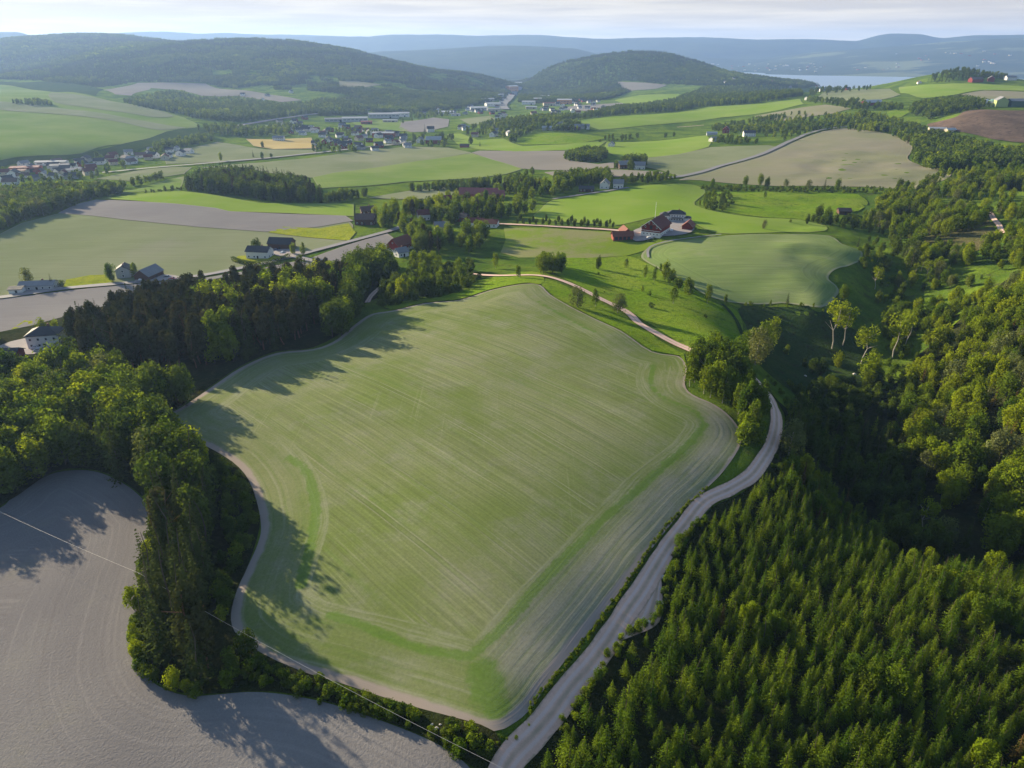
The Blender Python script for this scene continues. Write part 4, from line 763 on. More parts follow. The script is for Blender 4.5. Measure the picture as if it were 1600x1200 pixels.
TOWN = [  # outline, spacing in metres, where
 ([(0,262),(60,255),(140,250),(215,236),(275,232),(300,240),(270,250),(215,256),(150,268),(130,283),(60,285),(0,292)], 24, 'in the hamlet at the left frame edge'),
 ([(525,212),(545,199),(580,205),(640,214),(655,222),(640,232),(580,236),(540,234),(490,228),(492,212)], 24, 'in the suburb left of the plain farm'),
 ([(500,203),(540,196),(545,200),(528,212),(500,214)], 34, 'left of the grey warehouses'),
 ([(745,205),(790,200),(800,212),(760,218),(735,215)], 34, 'between plain farm and knoll'),
 ([(702,199),(720,195),(735,205),(715,207)], 30, 'right of the plain farm'),
 ([(1070,128),(1110,122),(1150,124),(1200,127),(1250,132),(1265,138),(1200,134),(1120,132)], 75, 'on the slope beside the lake'),
 ([(1260,142),(1300,137),(1340,135),(1390,134),(1392,139),(1340,141),(1300,146),(1265,148)], 42, 'on the ridge before the lake'),
 ([(1400,131),(1440,127),(1450,131),(1410,136)], 40, 'left of the ridge wood'),
 ([(360,152),(470,136),(520,140),(500,150),(420,158)], 120, 'above the mauve field'),
 ([(60,120),(240,122),(240,128),(60,126)], 150, 'under the dark wood far left'),
 ([(850,160),(905,157),(945,158),(940,166),(880,168)], 44, 'under the round wooded hill'),
 ([(640,172),(700,170),(760,158),(800,148),(806,158),(770,176),(730,183),(650,184)], 42, 'among the halls left of the motorway'),
 ([(430,192),(480,186),(500,200),(485,214),(440,207)], 34, 'right of the stubble field'),
 ([(840,168),(900,170),(960,168),(950,180),(880,186),(830,180)], 50, 'behind the knoll farm'),
 ([(740,172),(790,178),(830,186),(820,196),(760,190)], 70, 'in the valley below the motorway'),
]
DROPS = []
def spot(x, y, W_, n_=3):
    a = np.arctan2(W_[:, 0], W_[:, 1]); r = np.hypot(W_[:, 0], W_[:, 1]); f = (math.atan2(x, y) - a.min()) / (a.max() - a.min() + 1e-9); g = (math.hypot(x, y) - r.min()) / (r.max() - r.min() + 1e-9)
    if n_ == 5: return ['nearest', 'near', 'middle', 'far', 'farthest'][int(min(4, max(0, g * 5)))] + ' ' + ['left-end', 'left', 'centre', 'right', 'right-end'][int(min(4, max(0, f * 5)))]
    return ['near', 'middle', 'far'][int(min(2, max(0, g * 3)))] + ' ' + ['left', 'centre', 'right'][int(min(2, max(0, f * 3)))]
def fit(*parts):
    parts = list(parts)
    while len(' '.join(parts).split()) > 16:
        for p_ in (' part,', 'small', 'tall', 'rounded', 'leafy', 'pointed'):
            q_ = ' '.join(parts)
            if p_ in q_: parts = [q_.replace(p_ + (' ' if p_[0] != ' ' else ''), ',' if p_ == ' part,' else '', 1)]; break
        else: parts = [' '.join(' '.join(parts).split()[:16])]
    return ' '.join(' '.join(parts).split())
for poly, sp, where in TOWN:
    Wp = hit([p[0] for p in poly], [p[1] for p in poly])[:, :2]; x0, y0 = Wp.min(0); x1, y1 = Wp.max(0); cnt = 0
    xs, ys = np.meshgrid(np.arange(x0, x1, sp), np.arange(y0, y1, sp)); xs = xs.ravel() + RNG.uniform(-.33, .33, xs.size) * sp; ys = ys.ravel() + RNG.uniform(-.33, .33, ys.size) * sp
    k = inpoly(xs, ys, Wp); xs, ys = xs[k], ys[k]; k = RNG.permutation(len(xs))[:(64 if sp < 40 else 30)]; xs, ys = xs[k], ys[k]; zs = height(xs, ys)
    for x, y, z in zip(xs, ys, zs):
        if any(np.hypot(bx - x, by - y) < br + 10 for bx, by, br in BUILT): continue
        i = int(RNG.choice(6, p=[.3, .22, .12, .12, .1, .14])); pr = protos[i]
        o = place(pr[0], pr[1], (x, y, z), math.radians(RNG.choice([10, 25, 70, 100, -15, 40]) + RNG.uniform(-8, 8)), RNG.uniform(.9, 1.15)); pr[1] = True
        tag(o, fit(NAMES[i] + ', ' + spot(x, y, Wp) + ' part, ' + where), 'house', 'small houses ' + where); BUILT.append((x, y, 8)); DROPS.append(o)
for pr in protos:
    if not pr[1]:
        for ch in list(pr[0].children_recursive): bpy.data.objects.remove(ch)
        bpy.data.objects.remove(pr[0])
# -- warehouses and halls
WH = [(555,190,70,30,9,'lightgrey','light',8,'long pale grey warehouse at the left end of the warehouse row'),(600,184,90,34,10,'lightgrey','light',6,'widest pale grey warehouse at the foot of the wooded hill'),(627,182,50,30,9,'white','light',6,'white warehouse at the right end of the long warehouse row'),
 (573,194,30,18,6,'rust','pink',10,'pink roofed hall in front of the warehouse row'),(610,191,40,16,5,'cream','light',0,'low cream hall in front of the widest warehouse'),(525,190,60,26,7,'grey','grey',12,'grey warehouse behind the left suburb'),
 (600,214,48,22,8,'rust','light',-2,'big red brick hall with a pale roof in the suburb'),(695,178,60,30,6,'white','white',5,'white roofed hall in the middle of the valley floor'),(712,181,28,16,5,'white','grey',0,'small white hall beside the white roofed hall'),
 (748,172,60,32,8,'lightgrey','white',10,'pale hall left of the motorway'),(770,166,55,40,9,'white','light',14,'stepped white hall close to the motorway'),(772,174,44,28,7,'cream','grey',0,'cream hall just below the stepped white hall'),(762,158,50,24,8,'grey','light',20,'grey hall farther up the motorway'),(778,151,50,24,8,'lightgrey','light',30,'pale hall farthest up the left side of the motorway'),
 (800,142,60,40,22,'orange','white',35,'tall orange building at the head of the motorway'),(810,133,50,30,16,'white','white',20,'white block standing above the orange building'),  # orange is the wall colour here
 (826,163,50,30,9,'white','light',-6,'white hall right of the motorway'),(842,158,44,30,9,'red','light',-4,'red and white hall right of the motorway'),(830,170,40,22,6,'cream','light',0,'cream hall nearest the trees right of the motorway'),(857,165,40,26,8,'cream','red',5,'cream hall with red roof among the halls right of the motorway'),
 (882,162,56,30,13,'orange','white',-8,'orange cream block at the foot of the round hill'),(850,153,46,24,8,'lightgrey','light',0,'pale grey hall behind the red and white hall'),(818,190,30,14,5,'grey','light',-4,'small grey hall in the trees below the motorway'),
 (42,268,40,18,6,'rust','pink',14,'pink roofed school hall in the hamlet'),(96,266,26,18,7,'lightgrey','grey',20,'grey hall at the right end of the hamlet'),(25,272,34,14,5,'cream','red',8,'cream hall with red roof at the left of the hamlet'),(82,258,46,14,5,'white','light',8,'long white hall in the middle of the hamlet'),(115,273,24,18,7,'white','grey',60,'white gabled hall at the lower edge of the hamlet')]
def hall(u, v, L, W, H, wc, rc, yaw, label):
    p = hit(u, v)[0]; root = empty('hall', p, math.radians(yaw)); tag(root, label, 'hall'); BUILT.append((p[0], p[1], L * .5))
    V = [(a, b, z) for z in (-3, H) for a, b in ((-L / 2, -W / 2), (L / 2, -W / 2), (L / 2, W / 2), (-L / 2, W / 2))]
    obj('wall', mesh('wall', V, [(3, 2, 1, 0), (0, 1, 5, 4), (1, 2, 6, 5), (2, 3, 7, 6), (3, 0, 4, 7), (4, 5, 6, 7)], wallmat(wc)), root)
    V, Fc = gable_roof(L, W, H + .02, W * .09, .5, .35); obj('roof', mesh('roof', V, Fc, roofmat(rc)), root)
    b = MB()
    for k in range(int(L / 9)): b.box((-L / 2 + 6 + k * 9, -W / 2 - .06, H * .62), (6.5, .12, 1.3))
    b.build('window_band', M['glass'], root)
    MB().box((L * .22, -W / 2 - .06, 1.6), (4, .14, 3.4)).build('gate', M['darkdoor'], root)
for a in WH: hall(a[0], a[1], a[2] * .8, a[3] * .8, a[4] * .9, *a[5:])
# tower blocks on the far shoulder of the wooded hill
for k, (u, v, w_, h_) in enumerate(((706,112,30,40),(714,112,26,30),(722,112,26,28),(731,112,40,30),(741,112,30,26),(752,112,44,22))):
    p = hit(u, v)[0]; root = empty('apartment_block', p, math.radians(8 * k)); tag(root, ['tallest grey apartment block at the left of the hilltop row','second apartment block of the hilltop row','third apartment block of the hilltop row','broad apartment block in the middle of the hilltop row','fifth apartment block of the hilltop row','long low apartment block at the right end of the hilltop row'][k], 'apartment block', 'apartment blocks on the hill shoulder')
    MB().box((0, 0, h_ / 2 - 5), (w_, 18, h_ + 10)).build('wall', wallmat('grey' if k % 2 else 'lightgrey'), root); MB().box((0, 0, h_ + .5), (w_ + 1, 19, 1)).build('roof', roofmat('grey'), root)
    b = MB()
    for z in range(3, int(h_) - 1, 4): b.box((0, -9.05, z), (w_ * .92, .12, 1.5))
    b.build('window_band', M['glass'], root)
# mast on the round hill, mast on the ridge
def mast(u, v, H, label):
    p = hit(u, v)[0]; root = empty('radio_mast', p); tag(root, label, 'radio mast'); b = MB()
    for a in range(3): b.tube((2.2 * math.cos(a * 2.1), 2.2 * math.sin(a * 2.1), -5), (.5 * math.cos(a * 2.1), .5 * math.sin(a * 2.1), H), .5, .35, 4)
    for z in np.arange(0, H, 6.0):
        s = 2.2 + (.5 - 2.2) * z / H; s2 = 2.2 + (.5 - 2.2) * min(1, (z + 6) / H)
        for a in range(3): b.tube((s * math.cos(a * 2.1), s * math.sin(a * 2.1), z), (s2 * math.cos(a * 2.1 + 2.1), s2 * math.sin(a * 2.1 + 2.1), min(H, z + 6)), .18, .18, 3)
    b.build('lattice', M['metal'], root); MB().tube((0, 0, H), (0, 0, H + 8), .3, .12, 5).build('antenna', M['metal'], root); MB().box((4, 0, 0), (6, 5, 8)).build('hut', wallmat('grey'), root)
mast(988, 80, 52, 'tall thin radio mast on top of the round wooded hill'); mast(1562, 118, 26, 'thin mast at the right end of the ridge wood')
# white specks across the lake: quay sheds and town blocks
u_ = np.concatenate([RNG.uniform(1110, 1290, 44), RNG.uniform(1290, 1420, 8), RNG.uniform(1400, 1600, 20)]); v_ = np.concatenate([RNG.uniform(100, 112, 44), RNG.uniform(104, 110, 8), RNG.uniform(80, 106, 20)])
pb = [[None, c] for c in (('lightgrey', 'grey'), ('cream', 'grey'), ('rust', 'brown'), ('cream', 'light'))]
far_objs = []
dg = bpy.context.evaluated_depsgraph_get(); dg.update()
for u, v in zip(u_, v_):
    d = Vector(ray(u, v)).normalized(); ok, loc, *_r = S.ray_cast(dg, Vector((0, 0, CAMZ)), d, distance=20000)
    if not ok or loc.y < 6000: continue
    c = pb[int(RNG.integers(4))]
    if c[0] is None:
        c[0] = empty('town_building', (0, 0, 0)); MB().box((0, 0, 4), (46, 24, 22)).build('wall', wallmat(c[1][0]), c[0]); V, Fc = gable_roof(46, 24, 15, 4, 1, .8); obj('roof', mesh('roof', V, Fc, roofmat(c[1][1])), c[0]); o = c[0]
    else: o = copy_tree(c[0])
    o.location = loc; o.rotation_euler = (0, 0, RNG.uniform(-.6, .6)); s = RNG.uniform(.25, .6); o.scale = (s, s, s * .8)
    tag(o, 'small pale building in the hazy town on the far shore of the lake', 'building', 'buildings across the lake')
p = hit(1300, 133)[0]
# ------------------------------------------------------------------ trees
def quads(C, N, size, rng, flat=0.5, asp=0.75):
    n = len(C); R = rng.normal(size=(n, 3)); Nn = N + flat * R; Nn /= np.linalg.norm(Nn, axis=1)[:, None] + 1e-9
    T = np.cross(Nn, rng.normal(size=(n, 3))); T /= np.linalg.norm(T, axis=1)[:, None] + 1e-9; B = np.cross(Nn, T)
    s = (size * rng.uniform(.6, 1.3, n))[:, None]; V = np.stack([C - T * s - B * s * asp * .4, C + B * s * asp - T * s * .1, C + T * s + B * s * asp * .2, C - B * s * asp + T * s * .15], 1).reshape(-1, 3)
    return V, np.arange(n * 4).reshape(n, 4)
def broad(h=10, w=3.0, bot=0.25, lumps=9, n=1300, size=.34, seed=0, top=1.0, spread=.62):
    rng = np.random.default_rng(seed); zc = h * (bot + 1) / 2; hh = h * (1 - bot) / 2; Cs = []; Ns = []
    for k in range(lumps):
        a = rng.uniform(0, 6.28); t = (k + .5) / lumps * 2 - 1; rr = math.sqrt(max(0, 1 - t * t * .8)) * spread * rng.uniform(.55, 1.1) * w
        c = np.array([rr * math.cos(a), rr * math.sin(a), zc + t * hh * .8]); lr_ = w * rng.uniform(.36, .58) * (1 - .35 * max(0, t) * (1 - top))
        m = int(n / lumps); d = rng.normal(size=(m, 3)); d /= np.linalg.norm(d, axis=1)[:, None]
        rad = rng.uniform(.72, 1.05, m) * (1 + .18 * np.sin(5 * d[:, 0] + k) * np.sin(6 * d[:, 1] + 2 * k)); P = c + d * (rad * lr_)[:, None] * np.array([1, 1, 1.15 * min(1.6, hh / w)])
        k_ = P[:, 2] > h * bot * .7; Cs.append(P[k_]); Ns.append(d[k_])
    C = np.concatenate(Cs); N = np.concatenate(Ns); return quads(C, N, size, rng, .42)
def conifer(h=10, w=2.0, bot=.08, layers=15, per=9, seed=0, droop=.35, size=.30, full=1.0, taper=1.0):
    rng = np.random.default_rng(seed); Cs = []; Ns = []; Sz = []
    for L in range(layers):
        t = L / (layers - 1); z0 = h * (bot + (1 - bot) * t ** .95); R = w * (1 - t) ** taper * rng.uniform(.82, 1.12) + .12; m = max(4, int(per * (1 - .45 * t)))
        for b in range(m):
            a = 6.283 * (b + rng.uniform(-.35, .35)) / m + L * 1.1; Rb = R * rng.uniform(.72, 1.18); ns = max(2, int(6 * full * Rb / w) + 2)
            for s in range(ns):
                f = (s + .6) / ns; r = Rb * f; sp = rng.normal(0, .10 * Rb + .05); ca, sa = math.cos(a), math.sin(a)
                zz = z0 - droop * Rb * f * f + .12 * Rb * (f ** 4) + rng.normal(0, .06)
                Cs.append((r * ca - sp * sa, r * sa + sp * ca, zz)); Ns.append((ca * .35, sa * .35, 1)); Sz.append(size * (1.15 - .5 * f) * (.55 + .6 * Rb / w))
    Cs.append((0, 0, h * 1.01)); Ns.append((.9, .3, .1)); Sz.append(size * .5)
    return quads(np.array(Cs), np.array(Ns), np.array(Sz), rng, .38, .7)
def trunk(h, r0, r1, limbs=4, seed=0, bend=.03):
    rng = np.random.default_rng(seed); b = MB(); p = Vector((0, 0, -.6)); N = 4; pts = [p]
    for k in range(N): p = p + Vector((rng.normal(0, bend) * h, rng.normal(0, bend) * h, (h + .6) / N)); pts.append(p)
    for k in range(N): b.tube(pts[k], pts[k + 1], r0 + (r1 - r0) * k / N, r0 + (r1 - r0) * (k + 1) / N, 6)
    for k in range(limbs):
        q_ = pts[2 + k % 2]; a = rng.uniform(0, 6.28); L = h * .22; b.tube(q_, q_ + Vector((L * math.cos(a), L * math.sin(a), L * .8)), r0 * .35, r0 * .12, 4)
    return np.array([tuple(v) for v in b.V]), b.F
M['bark'] = plain('bark', (0.09, 0.07, 0.055), 0.95, 0.05, 0.3, 2); M['birch'] = plain('pale_bark', (0.30, 0.27, 0.22), 0.9, 0.1, 0.35, 2); M['pinebark'] = plain('reddish_bark', (0.16, 0.08, 0.05), 0.9, 0.05, 0.3, 2)
L_ = {'spruce': leaf('spruce_needles', (0.046, 0.112, 0.008), (0.160, 0.230, 0.012), .38), 'dark': leaf('dark_needles', (0.028, 0.042, 0.014), (0.065, 0.058, 0.026), .15),
      'darkspruce': leaf('deep_spruce_needles', (0.026, 0.050, 0.013), (0.055, 0.076, 0.020), .18), 'brown': leaf('rusty_needles', (0.075, 0.055, 0.018), (0.10, 0.065, 0.022), .15),
      'broad': leaf('summer_leaves', (0.062, 0.135, 0.012), (0.175, 0.245, 0.018), .48), 'bright': leaf('fresh_leaves', (0.17, 0.25, 0.010), (0.27, 0.33, 0.014), .5),
      'deep': leaf('dark_green_leaves', (0.042, 0.090, 0.015), (0.100, 0.150, 0.021), .38), 'willow': leaf('grey_green_leaves', (0.12, 0.16, 0.06), (0.17, 0.19, 0.08), .38)}  # deep is a darker green leaf colour
# kind: (object name, category, [ (leaf arrays) variants ], trunk, material, bark)
P = {}
def kind(key, name, cat, gens, tr, lm, bm): P[key] = dict(name=name, cat=cat, gens=gens, tr=tr, lm=L_[lm], bm=M[bm], v=[])
kind('spruce', 'spruce_tree', 'spruce tree', [lambda s=s: conifer(10, 2.3 + .4 * (s % 4), .05, 13 + s % 3, 12, s, .22 + .06 * (s % 3), .30, taper=.8 + .1 * (s % 3)) for s in range(8)], (9.6, .16, .03, 0), 'spruce', 'bark')
kind('darkspruce', 'tall_spruce_tree', 'tall spruce', [lambda s=s: conifer(10, 2.0 + .25 * (s % 3), .05, 19, 11, s + 30, .45, .25) for s in range(4)], (9.6, .14, .03, 0), 'darkspruce', 'bark')
kind('brown', 'rusty_spruce_tree', 'rusty spruce', [lambda s=s: conifer(10, 1.9, .05, 17, 9, s + 40, .5, .25) for s in range(2)], (9.6, .14, .03, 0), 'brown', 'pinebark')
kind('pine', 'pine_tree', 'pine tree', [lambda s=s: broad(10, 1.9 + .25 * (s % 2), .25, 14, 1700, .235, s + 50, .3, .42) for s in range(4)], (9.2, .16, .05, 3), 'dark', 'pinebark')
kind('broad', 'deciduous_tree', 'deciduous tree', [lambda s=s: broad(10, 3.1 + .3 * (s % 3), .12, 16, 2500, .27, s + 60) for s in range(5)], (8.2, .2, .06, 4), 'broad', 'bark')
kind('deep', 'dark_leafed_tree', 'dark leafed tree', [lambda s=s: broad(10, 3.0 + .3 * (s % 2), .1, 15, 2300, .28, s + 70) for s in range(4)], (8.2, .2, .06, 4), 'deep', 'bark')
kind('bright', 'fresh_green_tree', 'fresh green tree', [lambda s=s: broad(10, 2.7 + .3 * (s % 3), .14, 14, 2100, .27, s + 80) for s in range(4)], (8.2, .18, .05, 4), 'bright', 'bark')
kind('birch', 'birch_tree', 'birch tree', [lambda s=s: broad(10, 2.25 + .25 * (s % 2), .16, 13, 1500, .22, s + 90, .2, .5) for s in range(4)], (9.0, .13, .03, 4), 'broad', 'birch')
kind('aspen', 'bare_stemmed_tree', 'bare stemmed tree', [lambda s=s: broad(10, 2.5, .55, 9, 700, .24, s + 100, 1, .75) for s in range(3)], (9.0, .16, .04, 6), 'bright', 'birch')
kind('willow', 'willow_tree', 'willow tree', [lambda s=s: broad(10, 3.8, .08, 14, 2000, .25, s + 110) for s in range(2)], (7.5, .25, .07, 4), 'willow', 'birch')
kind('bush', 'bush', 'bush', [lambda s=s: broad(10, 5.5, .02, 9, 700, .6, s + 120) for s in range(4)], None, 'broad', 'bark')
kind('darkbush', 'dark_bush', 'dark bush', [lambda s=s: broad(10, 5.5, .02, 9, 700, .6, s + 130) for s in range(3)], None, 'deep', 'bark')
def lod(V, Fc, keep, grow):
    q_ = V.reshape(-1, 4, 3); k = RNG.random(len(q_)) < keep; q_ = q_[k]; c = q_.mean(1, keepdims=True); q_ = c + (q_ - c) * grow
    return q_.reshape(-1, 3), np.arange(len(q_) * 4).reshape(-1, 4)
PROTO = bpy.data.collections.new('tree_shapes')      # instanced by the forests; not in the scene itself
PINDEX = {}; plist = []
for key, d in P.items():
    tv = tf = None
    for s, g in enumerate(d['gens']):
        V, Fc = g()
        if d['tr']: tv, tf = trunk(*d['tr'][:1], *d['tr'][1:3], d['tr'][3], seed=s)
        crown = mesh('crown', V, Fc, d['lm']); tr_ = mesh('trunk', tv, tf, d['bm']) if d['tr'] else None
        d['v'].append((crown, tr_))
        for lv, (kp, gr) in enumerate(((1, 1), (.30, 1.75), (.09, 3.0))):
            v2, f2 = (V, Fc) if lv == 0 else lod(V, Fc, kp, gr)
            fl = f2.tolist(); nl = len(fl); vv = v2
            if d['tr'] and lv < 2: fl = fl + [tuple(i + len(v2) for i in f) for f in tf]; vv = np.concatenate([v2, tv])
            m = mesh('tree_shape', vv, fl, [d['lm'], d['bm']], [0] * nl + [1] * (len(fl) - nl))
            PINDEX[(key, s, lv)] = len(plist); o = bpy.data.objects.new('shape_%04d' % len(plist), m); PROTO.objects.link(o); plist.append(o)
# forests: outline in the photograph, mix of kinds, height range, spacing, chance, where
T_LIST = []   # (key, variant, x, y, z, h, rz, region)
REG = []
def forest(where, poly, mixd, h, sp, prob=1.0, fr=(0.0, 0.9), rmax=9000, clear=2.0, stuffname='mixed_forest'):
    rid = len(REG); REG.append((where, stuffname)); pl = np.array(poly, float)
    # world bounding box of the outline
    W = hit(pl[:, 0], pl[:, 1])[:, :2]; th = np.arctan2(W[:, 0], W[:, 1]); r = np.hypot(*W.T)
    x0, y0 = W.min(0) - 25; x1, y1 = W.max(0) + 40; y0 = max(y0, 20)
    nx, ny = int((x1 - x0) / sp) + 1, int((y1 - y0) / sp) + 1
    X, Y = np.meshgrid(x0 + np.arange(nx) * sp, y0 + np.arange(ny) * sp); X = X + (np.arange(ny) % 2)[:, None] * sp / 2
    X = X.ravel() + RNG.uniform(-.42, .42, X.size) * sp; Y = Y.ravel() + RNG.uniform(-.42, .42, Y.size) * sp
    Z = height(X, Y); n = len(X); H = RNG.uniform(h[0], h[1], n) * (1 + .25 * vnoise(X, Y, sp * 5, 12)); keep = (Y > 15) & (np.hypot(X, Y) < rmax)
    for f in fr:
        u, v, dd = project(np.stack([X, Y, Z + f * H], -1)); keep &= inpoly(u, v, pl)
    if prob < 1: keep &= (vnoise(X, Y, sp * 4.5, 14) + .5 + RNG.uniform(-.25, .25, n)) < prob
    X, Y, Z, H = X[keep], Y[keep], Z[keep], H[keep]; ok = np.ones(len(X), bool)
    for bx, by, br in BUILT:
        ok &= np.hypot(X - bx, Y - by) > br + clear
        bd = math.hypot(bx, by)
        if bd < 1000:     # gardens open towards the south
            for g_ in (9, 18): ok &= np.hypot(X - bx * (1 - g_ / bd), Y - by * (1 - g_ / bd)) > br * .9
    Pp = np.stack([X, Y], -1)
    for B, wd in ROADS:
        if len(X) and (B[:, 0].min() - 20 < X.max()) and (B[:, 0].max() + 20 > X.min()): ok &= dist_poly(Pp, B[::2] if len(B) > 60 else B, False) > wd / 2 + .22 * H
    X, Y, Z, H = X[ok], Y[ok], Z[ok], H[ok]
    ks = list(mixd); w_ = np.array([mixd[k] for k in ks], float); w_ /= w_.sum()
    pick = vnoise(X, Y, sp * 6, 16) + .5; pick = np.clip(pick * .55 + RNG.random(len(X)) * .45, 0, .999); cum = np.cumsum(w_); order = np.argsort(np.argsort(pick)) / max(1, len(pick))
    for x, y, z, hh, q_ in zip(X, Y, Z, H, order):
        k = ks[int(np.searchsorted(cum, q_, 'right').clip(0, len(ks) - 1))]
        hh2 = hh * (1.12 if k in ('darkspruce', 'pine') else 1.0) if 'bush' not in k else hh * .5
        T_LIST.append((k, int(RNG.integers(len(P[k]['v']))), x, y, z, hh2, RNG.uniform(0, 6.28), rid))
Q = forest
Q('in the conifer wood above the field', [(100,548),(90,515),(120,480),(200,452),(330,430),(420,420),(520,408),(560,425),(545,470),(480,525),(400,560),(300,580),(210,585),(150,575)], {'pine': .6, 'brown': .06, 'darkspruce': .2, 'broad': .06, 'bright': .08}, (11.5, 17), 4.6, fr=(0, .9))
Q('along the wood edge above the big field', [(540,405),(600,385),(625,440),(610,452),(565,466),(555,500),(545,518),(522,533),(489,544),(432,550),(378,571),(337,599),(287,633),(262,648),(215,640),(200,590),(300,575),(400,555),(480,520),(545,455)], {'deep': .5, 'broad': .32, 'bright': .08, 'darkspruce': .1}, (11, 15), 4.4, fr=(0, .8))
Q('in the leafy wood left of the field', [(-200,560),(-40,550),(40,572),(100,548),(210,575),(230,640),(262,648),(263,668),(287,684),(330,705),(345,740),(320,745),(240,792),(209,766),(182,749),(152,737),(121,734),(84,739),(51,755),(20,776),(-100,815),(-260,840)], {'broad': .38, 'deep': .3, 'bright': .12, 'darkspruce': .12, 'willow': .05}, (11.5, 16.5), 5.2, fr=(0, .7))
Q('beside the tall white house at the left', [(-60,530),(0,505),(60,500),(130,490),(140,510),(100,520),(30,520),(0,540)], {'bright': .5, 'broad': .5}, (5, 8), 5)
Q('in the belt between the near fields', [(246,805),(266,712),(328,750),(345,785),(342,840),(330,900),(318,955),(335,1020),(338,1080),(295,1083),(268,1072),(242,1050),(226,1020),(223,965),(233,905)], {'darkspruce': .78, 'pine': .08, 'deep': .12, 'bright': .02}, (12.5, 17), 4.6, fr=(0, .25))
Q('in the scrub right of the conifer belt', [(262,668),(324,704),(362,728),(386,755),(398,790),(402,824),(384,880),(366,921),(356,959),(360,988),(384,1012),(420,1036),(400,1070),(350,1075),(345,1000),(330,950),(345,880),(350,780),(330,745)], {'darkbush': .55, 'bush': .35, 'deep': .1}, (4.5, 7), 2.9, fr=(0, .2), stuffname='scrub')
Q('in the grove inside the road bend', [(1076,580),(1090,540),(1120,525),(1160,535),(1170,590),(1172,640),(1150,640),(1118,629),(1083,610),(1074,600)], {'birch': .45, 'broad': .35, 'deep': .2}, (9, 12), 3.4, fr=(0, .85))
Q('on the verge at the road bend', [(1140,600),(1175,600),(1195,625),(1203,660),(1200,690),(1180,722),(1160,745),(1127,752),(1112,768),(1110,763),(1140,735),(1162,700),(1165,678),(1150,650)], {'birch': .5, 'bush': .5}, (7.5, 11), 2.8, fr=(0, .45))
Q('in the plantation right of the road', [(1215,715),(1250,690),(1330,770),(1400,850),(1480,870),(1620,870),(1900,900),(1900,1330),(780,1330),(835,1192),(880,1135),(925,1078),(970,1020),(1005,985),(1035,962),(1050,905),(1080,855),(1118,802),(1165,775)], {'spruce': .93, 'broad': .03, 'bright': .02, 'brown': .02}, (3.4, 7.8), 2.65, .97, fr=(0, .8), stuffname='spruce_plantation')
Q('in the dark hollow right of the road bend', [(1215,640),(1260,610),(1320,640),(1400,660),(1440,700),(1450,780),(1490,850),(1480,880),(1400,860),(1330,775),(1250,700)], {'darkspruce': .4, 'deep': .4, 'spruce': .2}, (6, 9), 4.0, fr=(0, .8), stuffname='hollow_wood')
Q('on the sunny slope at the right edge', [(1430,560),(1470,520),(1520,480),(1600,420),(1750,380),(1900,700),(1900,900),(1620,880),(1500,870),(1450,790),(1405,700),(1405,620)], {'broad': .32, 'bright': .42, 'brown': .09, 'willow': .1, 'deep': .02, 'darkspruce': .06, 'birch': .1, 'aspen': .05}, (7, 14), 5.0, .88, fr=(0, .85))
Q('in the open wood at the upper right', [(1345,335),(1380,300),(1440,275),(1490,262),(1600,235),(1900,210),(1900,500),(1600,425),(1530,470),(1470,520),(1430,540),(1390,500),(1400,440),(1360,400),(1350,370)], {'broad': .4, 'bright': .34, 'deep': .1, 'willow': .08, 'aspen': .05, 'birch': .15, 'darkspruce': .03}, (5, 13), 6.4, .5)
Q('on the bushy slope behind the ravine', [(1230,595),(1290,600),(1360,600),(1420,560),(1440,620),(1410,660),(1320,650),(1240,640)], {'darkbush': .6, 'deep': .4}, (5, 7), 4.0, .8, fr=(0, .4), stuffname='scrub')
Q('along the lumpy meadow', [(1210,345),(1300,338),(1350,340),(1400,420),(1440,520),(1400,540),(1370,480),(1345,420),(1340,385),(1290,355)], {'bush': .6, 'deep': .4}, (4, 7), 5.0, .42, fr=(0, .4), stuffname='scrub')
Q('in the woods above the ploughed slope', [(1340,215),(1395,200),(1430,190),(1450,200),(1500,210),(1560,224),(1650,228),(1650,250),(1520,268),(1475,275),(1440,262),(1422,248),(1430,232),(1395,213),(1345,203)], {'deep': .5, 'broad': .4, 'brown': .05, 'bright': .05}, (8, 12), 7)
Q('in the round grove above the country road', [(1325,203),(1330,180),(1345,170),(1390,180),(1440,195),(1400,210)], {'bright': .2, 'deep': .4, 'broad': .4}, (8, 12), 8)
Q('in the wood behind the brown heap', [(1410,170),(1440,155),(1500,148),(1545,155),(1558,165),(1535,170),(1500,176),(1450,188),(1430,182)], {'deep': .6, 'broad': .4}, (9, 13), 9)
Q('on the ridge by the lake', [(1438,128),(1460,113),(1500,105),(1545,105),(1575,115),(1592,124),(1560,124),(1520,124),(1470,131)], {'darkspruce': .5, 'deep': .5}, (10, 14), 13)
Q('behind the long bright field', [(905,178),(960,165),(1010,160),(1060,152),(1062,150),(1100,135),(1180,130),(1250,138),(1258,150),(1180,162),(1105,167),(1060,174),(960,181),(915,186)], {'deep': .5, 'broad': .2, 'darkspruce': .3}, (10, 14), 11, fr=(0, .8))
Q('along the upland road', [(1256,150),(1330,152),(1400,160),(1440,165),(1400,175),(1330,172),(1300,165),(1260,160)], {'deep': .6, 'broad': .4}, (8, 12), 13, .6)
Q('in the ravines below the long bright field', [(1105,195),(1180,182),(1256,172),(1330,176),(1325,200),(1270,208),(1229,222),(1190,212),(1110,205)], {'broad': .4, 'deep': .4, 'bright': .2}, (6, 10), 9, .62)
Q('around the hill farm', [(1105,222),(1120,208),(1160,212),(1185,216),(1190,226),(1140,226)], {'deep': .5, 'broad': .5}, (6, 9), 8, .8)
Q('on the east flank of the knoll', [(790,222),(800,205),(830,195),(880,185),(900,186),(925,200),(905,205),(870,206),(840,204),(812,215),(805,225)], {'broad': .5, 'deep': .4, 'bright': .1}, (8, 12), 9)
